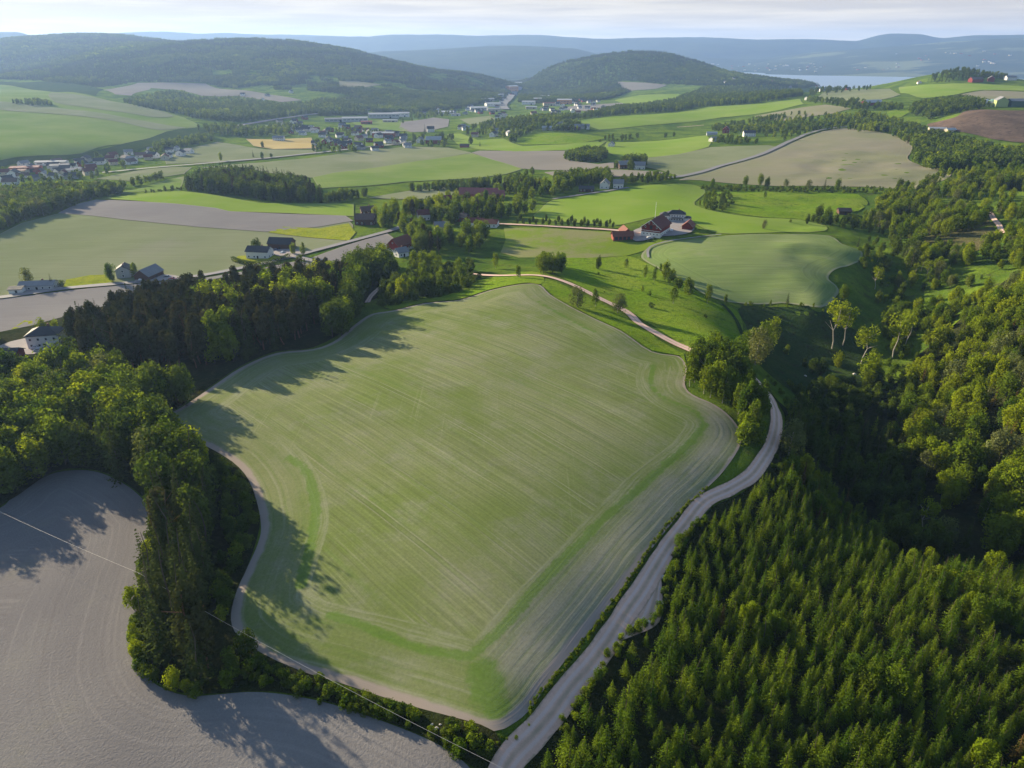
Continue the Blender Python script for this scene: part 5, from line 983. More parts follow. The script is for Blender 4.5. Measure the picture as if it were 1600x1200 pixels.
Q('in the ravine below the knoll', [(900,224),(950,216),(1000,213),(1110,210),(1100,214),(1000,219),(940,222)], {'deep': .5, 'darkbush': .5}, (6, 9), 10, .5, fr=(0, .3))
Q('in the small wood between the middle fields', [(880,250),(885,236),(915,228),(945,230),(952,244),(940,254),(900,254)], {'broad': .5, 'deep': .5}, (8, 11), 6)
Q('in the house grove on the slope', [(958,266),(962,250),(985,240),(1008,242),(1012,266),(990,268)], {'deep': .6, 'darkspruce': .2, 'broad': .2}, (8, 12), 6)
Q('in the spruce wood beyond the valley field', [(282,297),(285,278),(310,262),(345,256),(400,262),(450,268),(492,284),(505,300),(502,318),(430,316),(350,305)], {'darkspruce': .6, 'deep': .3, 'pine': .1}, (11, 15), 6)
Q('in the hedge behind the valley fields', [(500,312),(520,296),(560,294),(640,286),(730,280),(800,272),(830,262),(850,268),(800,285),(740,300),(690,300),(600,300),(560,312),(505,320)], {'deep': .6, 'broad': .3, 'darkbush': .1}, (6, 9.5), 6)
Q('in the wood at the left frame edge', [(-120,380),(-60,300),(0,292),(60,284),(130,284),(200,284),(215,290),(195,303),(145,312),(91,332),(34,347),(0,363)], {'deep': .5, 'broad': .4, 'willow': .1}, (9, 13), 6.5)
Q('in the hedge across the left fields', [(165,290),(200,280),(262,266),(268,270),(262,280),(215,292),(170,300)], {'deep': .7, 'broad': .3}, (7, 10), 7)
Q('along the field drain at the left', [(195,302),(280,292),(350,288),(282,298),(220,304)], {'darkbush': .6, 'deep': .4}, (3, 5), 6, .8, fr=(0, .4))
Q('in the village trees', [(548,362),(552,332),(600,318),(640,312),(700,300),(725,298),(765,296),(800,275),(850,280),(872,288),(875,308),(845,330),(800,342),(775,345),(770,365),(745,395),(700,418),(650,432),(610,425),(625,405),(640,372),(600,365),(570,368)], {'broad': .46, 'deep': .18, 'pine': .1, 'bright': .26}, (7.5, 13), 7.0, .5, fr=(0, .8))
Q('behind the crest of the big field', [(575,478),(600,450),(640,420),(700,405),(740,412),(758,430),(725,455),(650,472),(600,482)], {'darkbush': .4, 'bush': .15, 'birch': .3, 'deep': .15}, (6, 10), 4.2, .8, fr=(0, .6))
Q('in the clump above the big field', [(838,425),(842,398),(870,393),(885,400),(888,422),(870,432)], {'broad': .6, 'birch': .4}, (7, 9.5), 4.6)
Q('along the road above the big field', [(900,448),(905,440),(960,452),(1010,480),(1060,515),(1088,545),(1080,550),(1030,520),(985,488),(940,462)], {'bush': .5, 'darkbush': .3, 'birch': .2}, (1.6, 5), 5.5, .45, fr=(0, .3), stuffname='scrub')
Q('behind the two white houses', [(862,296),(868,268),(905,262),(950,262),(962,280),(955,296),(935,287),(905,292),(880,303)], {'broad': .5, 'deep': .5}, (8, 11), 6.5)
Q('in the hedge right of the two white houses', [(958,290),(975,272),(1040,266),(1055,272),(1060,282),(1000,288)], {'deep': .7, 'broad': .3}, (5, 8), 6.5)
Q('in the hedge above the lumpy meadow', [(1092,300),(1100,286),(1200,290),(1350,290),(1440,296),(1440,305),(1300,302),(1180,300)], {'darkbush': .6, 'bush': .4}, (4, 6.5), 5, .9, fr=(0, .4), stuffname='scrub')
Q('in the scrub beside the bright farm field', [(1082,322),(1104,304),(1130,300),(1160,310),(1130,330),(1110,330)], {'darkbush': .6, 'broad': .4}, (4, 7), 5.5, .7, fr=(0, .4))
Q('along the river bank trees', [(108,255),(120,243),(150,238),(180,244),(215,238),(240,222),(280,212),(330,205),(345,214),(330,222),(270,236),(215,248),(150,252)], {'broad': .6, 'deep': .4}, (8, 11), 9, .85)
Q('in the wood around the mauve field', [(180,158),(215,148),(260,140),(287,142),(314,151),(371,150),(439,160),(475,158),(510,150),(560,160),(560,178),(480,180),(420,188),(370,192),(300,186),(280,178),(220,168)], {'deep': .5, 'darkspruce': .3, 'broad': .2}, (11, 15), 11)
Q('beside the bypass', [(300,195),(340,190),(400,196),(440,190),(470,190),(480,200),(440,212),(385,216),(345,212),(310,206)], {'deep': .6, 'broad': .4}, (9, 12), 12, .8)
Q('in the left hillside copse', [(10,162),(20,155),(60,152),(80,158),(82,166),(50,166)], {'deep': .6, 'broad': .4}, (8, 11), 10)
Q('in the suburb gardens', [(480,240),(500,205),(545,196),(640,206),(660,214),(700,205),(720,215),(700,232),(640,228),(560,240),(500,240)], {'deep': .6, 'broad': .4}, (6, 10), 13, .4, clear=5)
Q('in the hamlet gardens', [(0,290),(0,255),(140,245),(280,230),(300,240),(220,256),(140,284),(60,290)], {'deep': .5, 'broad': .5}, (6, 10), 14, .5, clear=4)
Q('in the valley trees below the motorway', [(720,192),(800,182),(830,178),(900,175),(960,175),(915,186),(880,190),(820,205),(790,220),(770,212),(730,212)], {'deep': .6, 'broad': .4}, (9, 13), 13, .8, clear=5)
Q('along the river flats', [(620,200),(640,170),(700,168),(740,178),(700,182),(640,190)], {'deep': .6, 'broad': .4}, (8, 11), 18, .45, clear=8)
Q('among the ridge houses before the lake', [(1258,150),(1265,138),(1300,133),(1400,131),(1440,127),(1445,133),(1400,138),(1340,143),(1280,152)], {'deep': .6, 'darkspruce': .4}, (9, 13), 22, .6, clear=4)
def row(where, px, width, sp, mixd, h, prob=1.0, stuffname='verge_scrub'):
    rid = len(REG); REG.append((where, stuffname)); W = hit([p[0] for p in px], [p[1] for p in px])[:, :2]; B = smooth(W, False, 5); seg = np.hypot(*np.diff(B, axis=0).T); s = np.concatenate([[0], np.cumsum(seg)])
    ks = list(mixd); w_ = np.array([mixd[k] for k in ks], float); w_ /= w_.sum()
    for q_ in np.arange(0, s[-1], sp):
        if RNG.random() > prob: continue
        q2_ = q_ + RNG.uniform(-.4, .4) * sp; x = np.interp(q2_, s, B[:, 0]); y = np.interp(q2_, s, B[:, 1]); x += RNG.uniform(-.5, .5) * width; y += RNG.uniform(-.5, .5) * width
        k = ks[int(RNG.choice(len(ks), p=w_))]; T_LIST.append((k, int(RNG.integers(len(P[k]['v']))), x, y, float(height(x, y)), RNG.uniform(*h) * (.5 if 'bush' in k else 1), RNG.uniform(0, 6.28), rid))
VERGE = [(1112,768),(1085,790),(1060,815),(1040,838),(1022,862),(1005,888),(988,915),(968,944),(950,968),(930,993),(908,1022),(888,1048),(866,1074),(846,1098),(832,1116)]
row('on the verge left of the road', [(u - 6, v - 5) for u, v in VERGE], .9, .4, {'bush': .8, 'darkbush': .2}, (0.7, 1.7))
row('on the verge at the field corner', [(832,1118),(815,1136),(796,1152),(780,1165)], 2.0, .8, {'bush': 1}, (.8, 1.6), .7)
row('in the hedge below the big field', [(384,1040),(422,1060),(472,1073),(530,1090),(591,1108),(630,1120),(655,1132)], 3.4, .5, {'bush': .75, 'darkbush': .25}, (2.6, 4.6), 1, 'hedge_scrub')
row('along the belt edge by the soil field', [(245,815),(236,860),(226,905),(217,955),(216,1005),(224,1038),(245,1062),(275,1080),(320,1086)], 1.6, 1.0, {'bush': .45, 'bright': .25, 'darkbush': .3}, (3.0, 6.0), .85)
row('in the hedge bank beside the road', [(690,1148),(715,1155),(740,1168),(755,1180)], 3.6, .55, {'bush': .7, 'darkbush': .3}, (3.0, 5.0), 1, 'hedge_scrub')
row('along the plantation edge by the road', [(1100,815),(1065,850),(1050,890),(1042,930),(1025,968),(985,995),(962,1022),(930,1062),(900,1108),(868,1150)], 1.6, 1.1, {'bush': .6, 'broad': .25, 'darkbush': .15}, (2.0, 4.0), .85)
row('on the bank right of the road bend', [(1200,590),(1218,610),(1232,640),(1236,675),(1228,705),(1205,738)], 2.5, 1.6, {'bush': .8, 'darkbush': .2}, (2.0, 3.6), .8)
row('below the edge of the farm crop', [(1117,472),(1160,477),(1222,480),(1285,488)], 3, 3.5, {'bush': .5, 'birch': .5}, (2.5, 5), .6)
row('on the slope meadow', [(960,430),(1000,450),(1050,480),(1100,500),(1130,520)], 22, 9, {'bush': .5, 'birch': .3, 'darkbush': .2}, (1.5, 6), .6)
row('in the hedgerow above the big field', [(1030,424),(1045,440),(1065,455),(1085,468)], 6, 3.2, {'birch': .5, 'broad': .5}, (5, 8), .9)
row('down the ravine meadow', [(1240,560),(1275,585),(1320,600),(1370,590),(1410,560)], 14, 4.5, {'darkbush': .5, 'deep': .3, 'broad': .2}, (4, 9), .8)
row('on the open ground right of the ravine', [(1400,430),(1450,440),(1500,450),(1530,440)], 22, 3.0, {'broad': .3, 'bush': .4, 'willow': .15, 'bright': .15}, (3, 9), .9)
row('on the open ground right of the ravine', [(1390,500),(1440,490),(1500,480),(1540,470)], 22, 3.2, {'broad': .3, 'bush': .5, 'bright': .2}, (3, 8), .9)
row('down the ravine meadow', [(1355,430),(1385,470),(1400,510),(1380,540)], 12, 5, {'broad': .4, 'bush': .4, 'willow': .2}, (4, 9), .8)
Q('on the grassy slope right of the ravine', [(1370,500),(1440,470),(1500,480),(1470,540),(1430,590),(1385,580)], {'broad': .4, 'bright': .25, 'bush': .35}, (4, 9), 5.2, .75, fr=(0, .4))
# single trees one can point to: pixel of the foot, kind, height, label
SINGLE = [
 (1300,545,'aspen',22,'tallest round crowned tree with pale bare stems in the ravine meadow'),(1316,540,'aspen',19,'second round crowned bare stemmed tree close behind the tallest one'),(1395,560,'aspen',21,'broad yellow green crowned tree on bare stems right of the ravine meadow'),
 (1414,540,'aspen',17,'yellow green bare stemmed tree just right of the broad crowned one'),(1345,570,'aspen',18,'thin half dead tree with sparse crown between the two tall ravine trees'),(1354,605,'bright',14,'slender bright yellow green tree lit in the dark ravine'),(1308,575,'bright',7,'short bright tree at the foot of the tallest ravine tree'),
 (1367,452,'aspen',12,'lone yellow green tree on a bare stem beyond the farm crop corner'),(1317,470,'broad',8,'upright tree at the lower right corner of the farm crop'),(1230,475,'darkspruce',6,'small dark spruce on the lower edge of the farm crop'),
 (1232,712,'willow',11,'pale grey green willow at the right side of the road bend'),(1190,560,'birch',16,'tall feathery tree above the road bend'),(1180,570,'willow',14,'greyish tree left of the tall feathery one above the road bend'),(1205,545,'birch',15,'right hand feathery tree above the road bend'),(1170,545,'broad',9,'round tree behind the grove in the road bend'),
 (1105,475,'birch',10,'dark upright tree at the left tip of the farm crop'),(1075,462,'broad',9,'round tree left of the upright one below the farm crop'),(1045,445,'birch',8,'slim tree on the grass edge left of the farm crop'),(1022,440,'birch',8,'slim tree just left of its twin beside the farm crop'),(1008,435,'birch',7,'smallest slim tree in the row beside the farm crop'),
 (935,421,'deep',7,'round dark tree alone on the bright meadow'),(978,420,'birch',6,'small slim tree near the left of the farm crop'),(1052,475,'birch',9,'thin tree on the slope meadow below the row'),(930,480,'birch',8,'sparse tree beside the gravel road above the big field'),(965,490,'willow',9,'greyish round tree right of the gravel road above the big field'),(902,480,'willow',9,'bare looking tree at the left side of the gravel road'),
 (628,472,'bright',11,'yellow green poplar like tree at the upper left corner of the big field'),(774,420,'birch',9,'thin sparse tree standing alone left of the road clump'),(810,435,'birch',7,'thin tree on the crest above the big field'),
 (402,396,'deep',9,'round dark tree behind the hedged white house'),(458,398,'broad',7,'round tree right of the long dark barn'),(474,401,'birch',9,'slim tree beside the round one right of the dark barn'),(468,408,'darkbush',4,'round shrub at the road fork by the hedged house'),
 (177,440,'broad',10,'wide round tree left of the narrow grey house'),(211,434,'broad',8,'round tree right of the narrow grey house'),(44,446,'willow',10,'loose grey green tree behind the grey bungalow'),(83,450,'darkspruce',8,'dark columnar spruce right of the grey bungalow'),(98,449,'darkbush',4,'round dark shrub at the edge of the bungalow lawn'),
 (1164,291,'broad',9,'first lollipop tree on the hedge above the lumpy meadow'),(1187,290,'broad',10,'second lollipop tree on the hedge above the lumpy meadow'),(1198,294,'deep',9,'fuller tree right of the lollipop pair'),(1112,296,'broad',9,'tree at the right corner of the bright farm field'),(1228,292,'willow',7,'pale thin tree in the middle of the meadow hedge'),(1264,296,'willow',8,'pale sparse tree left of the dark spruce on the hedge'),(1288,296,'darkspruce',11,'single dark spruce on the hedge above the lumpy meadow'),(1308,296,'broad',9,'round tree right of the single dark spruce on the hedge'),(1404,298,'deep',10,'dark round tree at the right end of the meadow hedge'),
 (1128,318,'deep',9,'tree in the hollow right of the bright farm field'),(1194,358,'willow',6,'small bare tree on the boundary between the farm fields'),(1195,310,'birch',6,'slim tree on top of the lumpy meadow'),(1290,352,'broad',12,'tall tree left of a pair below the lumpy meadow'),(1278,345,'deep',11,'tall dark tree beside its twin below the lumpy meadow'),(1340,386,'darkspruce',7,'small dark conifer at the right tip of the farm crop'),(1352,402,'deep',8,'dark tree beside the farm crop corner'),
 (410,249,'broad',9,'round tree near the valley road below the stubble field'),(411,231,'deep',9,'round tree on the edge of the yellow stubble'),(396,246,'darkspruce',10,'slim dark tree left of the round ones by the valley road'),(424,247,'deep',6,'small round tree right of its larger twin by the valley road'),(345,252,'bright',11,'pale broad tree beside the hamlet road'),
 (736,226,'deep',12,'dark upright tree beside the small reddish shed'),(750,229,'darkspruce',9,'small dark tree right of the reddish shed'),(660,222,'deep',14,'dark tree left of the plain farm barn'),(692,220,'deep',14,'dark tree right of the plain farm barn'),(648,222,'deep',12,'brownish tree at the left end of the plain farm'),(664,210,'darkspruce',18,'tall dark tree behind the plain farm barn'),
 (960,226,'darkspruce',11,'dark tree beside the white cottage on the middle field'),(1342,207,'bright',12,'bright round tree at the bend of the country road'),(588,350,'darkspruce',8,'dark spruce left of the brown houses'),(560,350,'deep',7,'round tree at the left end of the village'),(985,262,'darkspruce',14,'tall dark conifer between the grove houses'),
 (1492,792,'bright',9,'bright tree standing at the upper edge of the plantation'),(1545,905,'bright',8,'yellow green tree rising from the plantation at the right'),(1440,835,'aspen',11,'bare stemmed pale tree in front of the hollow'),(1470,850,'willow',9,'greyish bare tree group above the plantation'),(1592,820,'willow',12,'large pale leafed tree at the right frame edge'),(1585,1190,'brown',8,'rust coloured tree in the bottom right corner'),
]
SI = []
for (u, v, k, h, lb) in SINGLE:
    p = hit(u, v)[0]; s = int(RNG.integers(len(P[k]['v']))); SI.append((k, s, p, h, lb))
# remove forest trees standing right on a single tree
sx = np.array([[p[0], p[1]] for _, _, p, _, _ in SI])
T_LIST = [t for t in T_LIST if np.min(np.hypot(sx[:, 0] - t[2], sx[:, 1] - t[3])) > 2.5]
def tree(key, s, p, h, rz, label, group=None):
    d = P[key]; cm, tm = d['v'][s]; k = h / 10.0; kw = k * RNG.uniform(.9, 1.12)
    if tm is None:
        o = obj(d['name'], cm, None, p); o.scale = (kw, kw, k); o.rotation_euler = (0, 0, rz); tag(o, label, d['cat'], group); return o
    root = empty(d['name'], p, rz); root.scale = (kw, kw, k); tag(root, label, d['cat'], group)
    obj('crown', cm, root); obj('trunk', tm, root); return root
for (k, s, p, h, lb) in SI: tree(k, s, p, h, RNG.uniform(0, 6.28), lb)
# row of young trees along the farm drive
for i, t in enumerate(np.linspace(0, 1, 16)):
    for j, off in ((0, 0), (1, 1)):
        u = 808 + t * 150 + off * 5; v = (346 if j else 351) + t * 6; p = hit(u, v - 1)[0]
        if j and i % 2: continue
        tree('deep', (i + j) % 3, p, RNG.uniform(3.6, 5.0), i, 'young dark tree in the ' + ('near' if j == 0 else 'far') + ' row along the farm drive', 'young trees along the farm drive')
LABELS = {'spruce': 'young green spruce', 'darkspruce': 'dark pointed spruce', 'brown': 'rust coloured conifer', 'pine': 'dark brownish pine', 'broad': 'leafy green tree', 'deep': 'dark leafed round tree', 'bright': 'fresh yellow green tree', 'birch': 'slim green birch', 'aspen': 'bare stemmed tree', 'willow': 'pale grey green tree', 'bush': 'green rounded bush', 'darkbush': 'dark green bush'}
arr = np.array([t[2:6] for t in T_LIST]); u, v, dep = project(np.stack([arr[:, 0], arr[:, 1], arr[:, 2] + arr[:, 3] / 2], -1))
size = arr[:, 3] / dep * F; inview = (u > -10) & (u < 1610) & (v > 0) & (v < 1215)
single = np.zeros(len(T_LIST), bool); keys = np.array([t[0] for t in T_LIST])
for k in P:
    idx = np.where((keys == k) & inview)[0]; idx = idx[np.argsort(-size[idx])][:max(0, 285 - sum(1 for q_ in SI if q_[0] == k) - (24 if k == 'deep' else 0))]; idx = idx[size[idx] > 12]; single[idx] = True
RB = {}
for rid in range(len(REG)):
    m_ = np.array([t[7] == rid for t in T_LIST])
    if m_.any(): RB[rid] = (arr[m_, :2], np.percentile(arr[m_, 3], [33, 66]))
def lab(i):
    t = T_LIST[i]; W_, (h0, h1) = RB[t[7]]; s_ = 'small ' if t[5] < h0 else ('tall ' if t[5] > h1 else '')
    return fit(s_ + LABELS[t[0]] + ', ' + spot(t[2], t[3], W_, 5) + ' part, ' + REG[t[7]][0])
for i in np.where(single)[0]:
    k, s, x, y, z, h, rz, rid = T_LIST[i]; tree(k, s, (x, y, z), h, rz, lab(i), P[k]['name'].replace('_', ' ') + 's ' + REG[rid][0])
# ---- the rest: one forest object per kind of wood
def scatter(name, pts, idx, hs, rz):
    m = bpy.data.meshes.new(name); m.from_pydata([tuple(p) for p in pts], [], [])
    a = m.attributes.new('pick', 'INT', 'POINT'); a.data.foreach_set('value', np.asarray(idx, np.int32))
    a = m.attributes.new('size', 'FLOAT_VECTOR', 'POINT'); sc = np.asarray(hs)[:, None] / 10 * np.column_stack([RNG.uniform(.88, 1.15, len(hs))] * 2 + [np.ones(len(hs))]); a.data.foreach_set('vector', sc.astype(np.float32).ravel())
    a = m.attributes.new('turn', 'FLOAT_VECTOR', 'POINT'); a.data.foreach_set('vector', np.column_stack([np.zeros(len(rz))] * 2 + [rz]).astype(np.float32).ravel())
    o = obj(name, m); g = bpy.data.node_groups.new(name, 'GeometryNodeTree')
    g.interface.new_socket('Geometry', in_out='INPUT', socket_type='NodeSocketGeometry'); g.interface.new_socket('Geometry', in_out='OUTPUT', socket_type='NodeSocketGeometry')
    N = g.nodes; gi, go = N.new('NodeGroupInput'), N.new('NodeGroupOutput'); ip = N.new('GeometryNodeInstanceOnPoints'); ci = N.new('GeometryNodeCollectionInfo')
    ci.inputs['Collection'].default_value = PROTO; ci.inputs['Separate Children'].default_value = True; ci.inputs['Reset Children'].default_value = True
    def at(nm, dt): x = N.new('GeometryNodeInputNamedAttribute'); x.data_type = dt; x.inputs['Name'].default_value = nm; return x.outputs['Attribute']
    g.links.new(gi.outputs[0], ip.inputs['Points']); g.links.new(ci.outputs[0], ip.inputs['Instance']); ip.inputs['Pick Instance'].default_value = True
    g.links.new(at('pick', 'INT'), ip.inputs['Instance Index']); g.links.new(at('turn', 'FLOAT_VECTOR'), ip.inputs['Rotation']); g.links.new(at('size', 'FLOAT_VECTOR'), ip.inputs['Scale'])
    g.links.new(ip.outputs[0], go.inputs[0]); md = o.modifiers.new('scatter', 'NODES'); md.node_group = g; tag(o, kind='stuff'); return o
rest = np.where(~single)[0]; dist = np.hypot(arr[:, 0], arr[:, 1])
for nm in sorted(set(r[1] for r in REG)):
    ii = [i for i in rest if REG[T_LIST[i][7]][1] == nm]
    if not ii: continue
    lv = [0 if dist[i] < 260 else (1 if dist[i] < 800 else 2) for i in ii]
    scatter(nm, arr[ii, :3], [PINDEX[(T_LIST[i][0], T_LIST[i][1], l)] for i, l in zip(ii, lv)], arr[ii, 3], [T_LIST[i][6] for i in ii])
# ---- wooded hills across the valley
def hill_wood():
    # everything beyond 1.2 km that is not a field, a road or a roof
    sp = 12.5; th = np.linspace(-.72, .72, 2400); rr = [1150.0]
    while rr[-1] < 6300: rr.append(rr[-1] + sp * (1 + max(0, rr[-1] - 2500) / 2600))
    X = []; Y = []; 
    for r in rr:
        s = sp * (1 + max(0, r - 2500) / 2600); n_ = int(1.44 * r / s); t = np.linspace(-.72, .72, n_) + RNG.uniform(-.4, .4, n_) * 1.44 / n_; q_ = r + RNG.uniform(-.45, .45, n_) * s; X.append(q_ * np.sin(t)); Y.append(q_ * np.cos(t))
    X = np.concatenate(X); Y = np.concatenate(Y); Z = height(X, Y); u, v, dd = project(np.stack([X, Y, Z], -1)); ok = (u > -60) & (u < 1660) & (v < 240) & (Z > -112)
    WOOD = [[(-60,140),(-60,60),(0,50),(500,40),(600,80),(760,105),(815,130),(800,150),(740,165),(700,172),(640,172),(560,176),(520,180),(480,178),(560,170),(560,150),(470,140),(410,142),(340,136),(322,128),(280,128),(215,128),(150,138),(64,126),(0,124)],
            [(812,160),(812,120),(850,90),(980,60),(1080,75),(1130,100),(1250,115),(1290,130),(1262,138),(1180,134),(1100,134),(1042,132),(985,127),(964,127),(968,136),(985,143),(960,152),(930,158),(880,160),(840,162)],
            [(470,160),(520,156),(560,150),(640,150),(720,160),(700,172),(600,178),(500,182)]]
    inw = np.zeros(len(X), bool)
    for w_ in WOOD: inw |= inpoly(u, v, w_)
    inw |= (Z > -90) & (dd > 4400)
    ok &= inw
    for f in FIELDS:
        if min(p[1] for p in f[1]) < 190: ok &= ~inpoly(u, v, f[1])
    X, Y, Z, u, v = X[ok], Y[ok], Z[ok], u[ok], v[ok]
    glade = (vnoise(X, Y, 130, 31) + .6 * vnoise(X, Y, 45, 32)) > .24
    low = (Z < 30) & (u > 330) & (u < 760) & (v > 110); k = ~(glade & low); X, Y, Z = X[k], Y[k], Z[k]
    ok = np.ones(len(X), bool)
    for bx, by, br in BUILT:
        if by > 1000: ok &= np.hypot(X - bx, Y - by) > br + 9
    for B, wd in ROADS:
        if B[:, 1].max() > 1100: ok &= dist_poly(np.stack([X, Y], -1), B, False) > wd / 2 + 10
    X, Y, Z = X[ok], Y[ok], Z[ok]; n_ = len(X)
    # a clump of crowns is one shape
    base_i = len(plist); keysh_ = [('deep', 0), ('deep', 1), ('darkspruce', 0), ('darkspruce', 1), ('broad', 0), ('darkspruce', 2)]
    for c in range(6):
        vs, fs, mi = [], [], []; o0 = 0; rg = np.random.default_rng(200 + c)
        main = ['darkspruce', 'darkspruce', 'darkspruce', 'deep', 'deep', 'broad'][c]
        for t in range(6):
            cm = P[main]['v'][int(rg.integers(3))][0]; co = np.zeros(len(cm.vertices) * 3, np.float32); cm.vertices.foreach_get('co', co); co = co.reshape(-1, 3)
            v2, f2 = lod(co, None, .05, 3.6); a = t * 1.047 + rg.uniform(-.3, .3); R = 6.5 * rg.uniform(.5, 1.15); k_ = rg.uniform(.85, 1.25)
            v2 = v2 * np.array([1.25, 1.25, 1]) * k_ + np.array([R * math.cos(a), R * math.sin(a), 0]); vs.append(v2); fs.append(f2 + o0); o0 += len(v2)
        o = bpy.data.objects.new('shape_%04d' % len(plist), mesh('tree_clump', np.concatenate(vs), np.concatenate(fs), P[main]['lm'])); PROTO.objects.link(o); plist.append(o)
    kinds_ = vnoise(X, Y, 300, 33) * .7 + vnoise(X, Y, 90, 34) * .6 + .5 + RNG.uniform(-.12, .12, n_); idx = base_i + np.clip((kinds_ * 5.4).astype(int), 0, 5)
    hs = RNG.uniform(8, 11.5, n_) * (1 + np.clip(np.hypot(X, Y) - 3000, 0, 3000) / 5000)
    print('hill clumps', n_); scatter('hill_forest', np.stack([X, Y, Z - 1], -1), idx, hs, RNG.uniform(0, 6.28, n_))
hill_wood()
print('trees', len(T_LIST), 'single', int(single.sum()), {k: int((single & (keys == k)).sum()) for k in P})
# ------------------------------------------------------------------ small things
# clipped hedge round the white house
def hedge(px, wd, hh, label):
    W = hit([p[0] for p in px], [p[1] for p in px])[:, :2]; B = smooth(W, False, 4); rng = np.random.default_rng(5); C = []; N = []
    for a, b in zip(B[:-1], B[1:]):
        L = np.hypot(*(b - a)); m = int(L * 45); t = rng.random(m); q_ = a + (b - a) * t[:, None]; nn = np.array([-(b - a)[1], (b - a)[0]]) / (L + 1e-9); s = rng.uniform(-1, 1, m); zz = rng.random(m) * hh
        top = rng.random(m) < .45; zz[top] = hh * rng.uniform(.93, 1.05, top.sum()); s[~top] = np.sign(s[~top]); q_ = q_ + nn * (s * wd / 2)[:, None]
        C.append(np.column_stack([q_, height(q_[:, 0], q_[:, 1]) + zz])); N.append(np.column_stack([nn[0] * s * (~top), nn[1] * s * (~top), top + .1]))
    V, Fc = quads(np.concatenate(C), np.concatenate(N), .35, rng, .5); tag(obj('hedge', mesh('hedge', V, Fc, L_['deep'])), label, 'hedge')
hedge([(364,407),(373,411),(395,415),(420,412),(440,407),(453,402)], 2.2, 2.4, 'long clipped dark hedge in front of the white house by the valley road')
# parked cars
def car(u, v, yaw, col, label):
    p = hit(u, v)[0]; root = empty('parked_car', p, math.radians(yaw)); tag(root, label, 'car')
    prof = [(-2.1, .35), (-2.15, .8), (-1.9, 1.0), (-1.5, 1.05), (-1.1, 1.45), (.4, 1.48), (1.1, 1.02), (2.0, .85), (2.15, .6), (2.1, .35)]; n_ = len(prof); V = []
    for y in (-.85, .85):
        for x, z in prof: V.append((x, y * (.82 if z > 1.2 else 1), z))
    obj('body', mesh('body', V, [(i, (i + 1) % n_, n_ + (i + 1) % n_, n_ + i) for i in range(n_)] + [tuple(range(n_))[::-1], tuple(range(n_, 2 * n_))], plain('car_paint_' + label[:6].strip(), col, .3, .5, .03)), root)
    MB().box((-.35, 0, 1.25), (1.4, 1.62, .28)).build('side_window', M['glass'], root)
    V = [(.42, -.66, 1.46), (.42, .66, 1.46), (1.12, .8, 1.06), (1.12, -.8, 1.06)]; obj('windscreen', mesh('windscreen', [(x + .02, y, z + .02) for x, y, z in V] + [(x - .02, y, z - .02) for x, y, z in V], [(0, 1, 2, 3), (7, 6, 5, 4), (0, 3, 7, 4), (1, 5, 6, 2), (0, 4, 5, 1), (3, 2, 6, 7)], M['glass']), root)
    for x in (-1.3, 1.3):
        for y in (-.8, .8): w_ = MB().tube((x, y - .1, .33), (x, y + .1, .33), .33, .33, 12).build('wheel', M['darkdoor'], root); MB().tube((x, y - .12, .33), (x, y + .12, .33), .17, .17, 8).build('rim', M['metal'], w_)
for a in [(57,545,20,(.7,.7,.7),'white car parked in the yard of the tall white house'),(62,549,15,(.5,.5,.52),'silver car just right of the white one by the tall house'),(432,392,-10,(.05,.09,.2),'blue car parked between the hedged house and dark barn'),(442,396,70,(.6,.6,.6),'pale car parked on the yard below the long dark barn'),
          (222,438,80,(.65,.65,.65),'white car in front of the dark gabled garage'),(262,434,10,(.08,.08,.09),'black car parked right of the dark gabled garage'),(1015,373,5,(.5,.5,.5),'grey car on the farm yard below the red barn'),(1049,361,80,(.6,.6,.62),'white car on the farm yard below the farmhouse'),(270,437,0,(.3,.04,.03),'red car on the yard beside the road')]: car(*a)
# logs and stones beside the road lay-by
bst = plain('pale_stone', (.42, .39, .36), .9, .1, .2, 3)
for i, (u, v, s) in enumerate(((1035, 903, .8), (1032, 922, .7), (1030, 943, .9), (1015, 973, .7), (682, 1139, .45), (675, 1133, .35), (688, 1133, .3), (1408, 612, 1.2), (1466, 532, 3.0), (1335, 585, 1.0), (1258, 588, .8))):
    rg = np.random.default_rng(i); V = []; 
    for j in range(5):
        for k in range(8):
            a = j / 4 * math.pi; r = s * rg.uniform(.75, 1.1); V.append((r * math.sin(a) * math.cos(k * .785), r * math.sin(a) * math.sin(k * .785) * .8, r * math.cos(a) * .6 + .1))
    Fc = [(j * 8 + k, j * 8 + (k + 1) % 8, (j + 1) * 8 + (k + 1) % 8, (j + 1) * 8 + k) for j in range(4) for k in range(8)]
    wh = ['topmost pale stone on the lay-by edge', 'second pale stone down the lay-by edge', 'third pale stone down the lay-by edge', 'pale stone at the lower tip of the lay-by', 'largest pale rock in the gap of the hedge bank', 'pale rock left in the hedge bank gap', 'pale rock right in the hedge bank gap', 'pale boulder on the slope right of the ravine', 'big grey boulder in the upper right wood', 'pale stone beside the ravine trees', 'pale stone low in the ravine meadow'][i]
    tag(obj('boulder', mesh('boulder', V, Fc, bst), None, hit(u, v)[0]), wh, 'boulder')
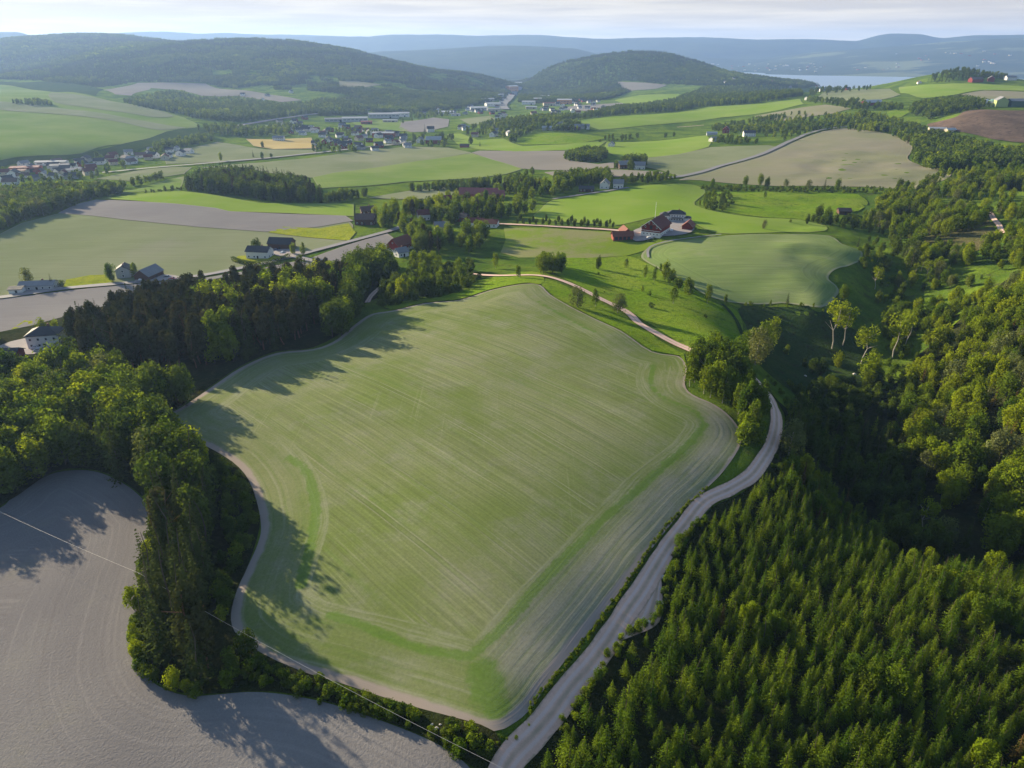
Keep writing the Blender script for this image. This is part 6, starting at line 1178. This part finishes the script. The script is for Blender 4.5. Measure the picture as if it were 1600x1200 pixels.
# overhead line across the near soil field
def line_pt(u, v, r): 
    d = ray(u, v); k = r / math.hypot(d[0], d[1]); return Vector((d[0] * k, d[1] * k, CAMZ + d[2] * k))
mw = plain('pole_timber', (.13, .10, .08), .9, .1, .2); mc = plain('aluminium_wire', (.5, .46, .42), .5, .5, .03, metal=.6)
def on_line(u, v, hgt):
    p = hit(u, v)[0]; return p
ends = []
for (u, v, lb) in ((-118, 765, 'wooden power pole beyond the left edge of the soil field'), (236, 938, 'wooden power pole hidden among the belt spruces'), (818, 1262, 'wooden power pole at the bottom beside the gravel road')):
    p = hit(u, v)[0]; hh = 7.5; root = empty('power_pole', p, math.radians(50)); tag(root, lb, 'power pole'); MB().tube((0, 0, -1), (0, 0, hh + .4), .16, .11, 8).build('post', mw, root)
    MB().box((0, 0, hh), (1.8, .12, .14)).build('crossarm', mw, root)
    for s in (-.8, .8): MB().tube((s, 0, hh + .06), (s, 0, hh + .3), .06, .05, 8).build('insulator', M['frame'], root)
    cs, sn = math.cos(math.radians(50)), math.sin(math.radians(50)); ends.append([Vector((p[0] + s * cs, p[1] + s * sn, p[2] + hh + .3)) for s in (-.8, .8)])
for k in range(1):
    b = MB()
    for a, c in ((ends[0][k], ends[1][k]), (ends[1][k], ends[2][k])):
        N_ = 24; pts = [a.lerp(c, t / N_) - Vector((0, 0, 1.2 * 4 * (t / N_) * (1 - t / N_))) for t in range(N_ + 1)]
        for q0, q1 in zip(pts[:-1], pts[1:]): b.tube(q0, q1, (.022 if k == 0 else .008), (.022 if k == 0 else .008), 5)
    tag(b.build('power_cable', mc), 'thin pale overhead cable crossing the near soil field', 'power cable')
# ------------------------------------------------------------------ air
def haze():
    b = bpy.data.materials.new('haze'); b.use_nodes = True; t = b.node_tree; t.nodes.clear(); o = t.nodes.new('ShaderNodeOutputMaterial'); v = t.nodes.new('ShaderNodeVolumePrincipled')
    v.inputs['Color'].default_value = (0.36, 0.56, 1.0, 1); v.inputs['Density'].default_value = HAZE; v.inputs['Anisotropy'].default_value = 0.3
    t.links.new(v.outputs[0], o.inputs['Volume'])
    x0, x1, y0, y1, z0, z1 = -26500, 26500, -12000, 14600, -235, 345
    V = [(x, y, z) for x in (x0, x1) for y in (y0, y1) for z in (z0, z1)]
    h = obj('haze', mesh('haze', V, [(0, 1, 3, 2), (4, 6, 7, 5), (0, 4, 5, 1), (2, 3, 7, 6), (0, 2, 6, 4), (1, 5, 7, 3)], b)); tag(h, kind='stuff')
HAZE = 0.000064
haze()
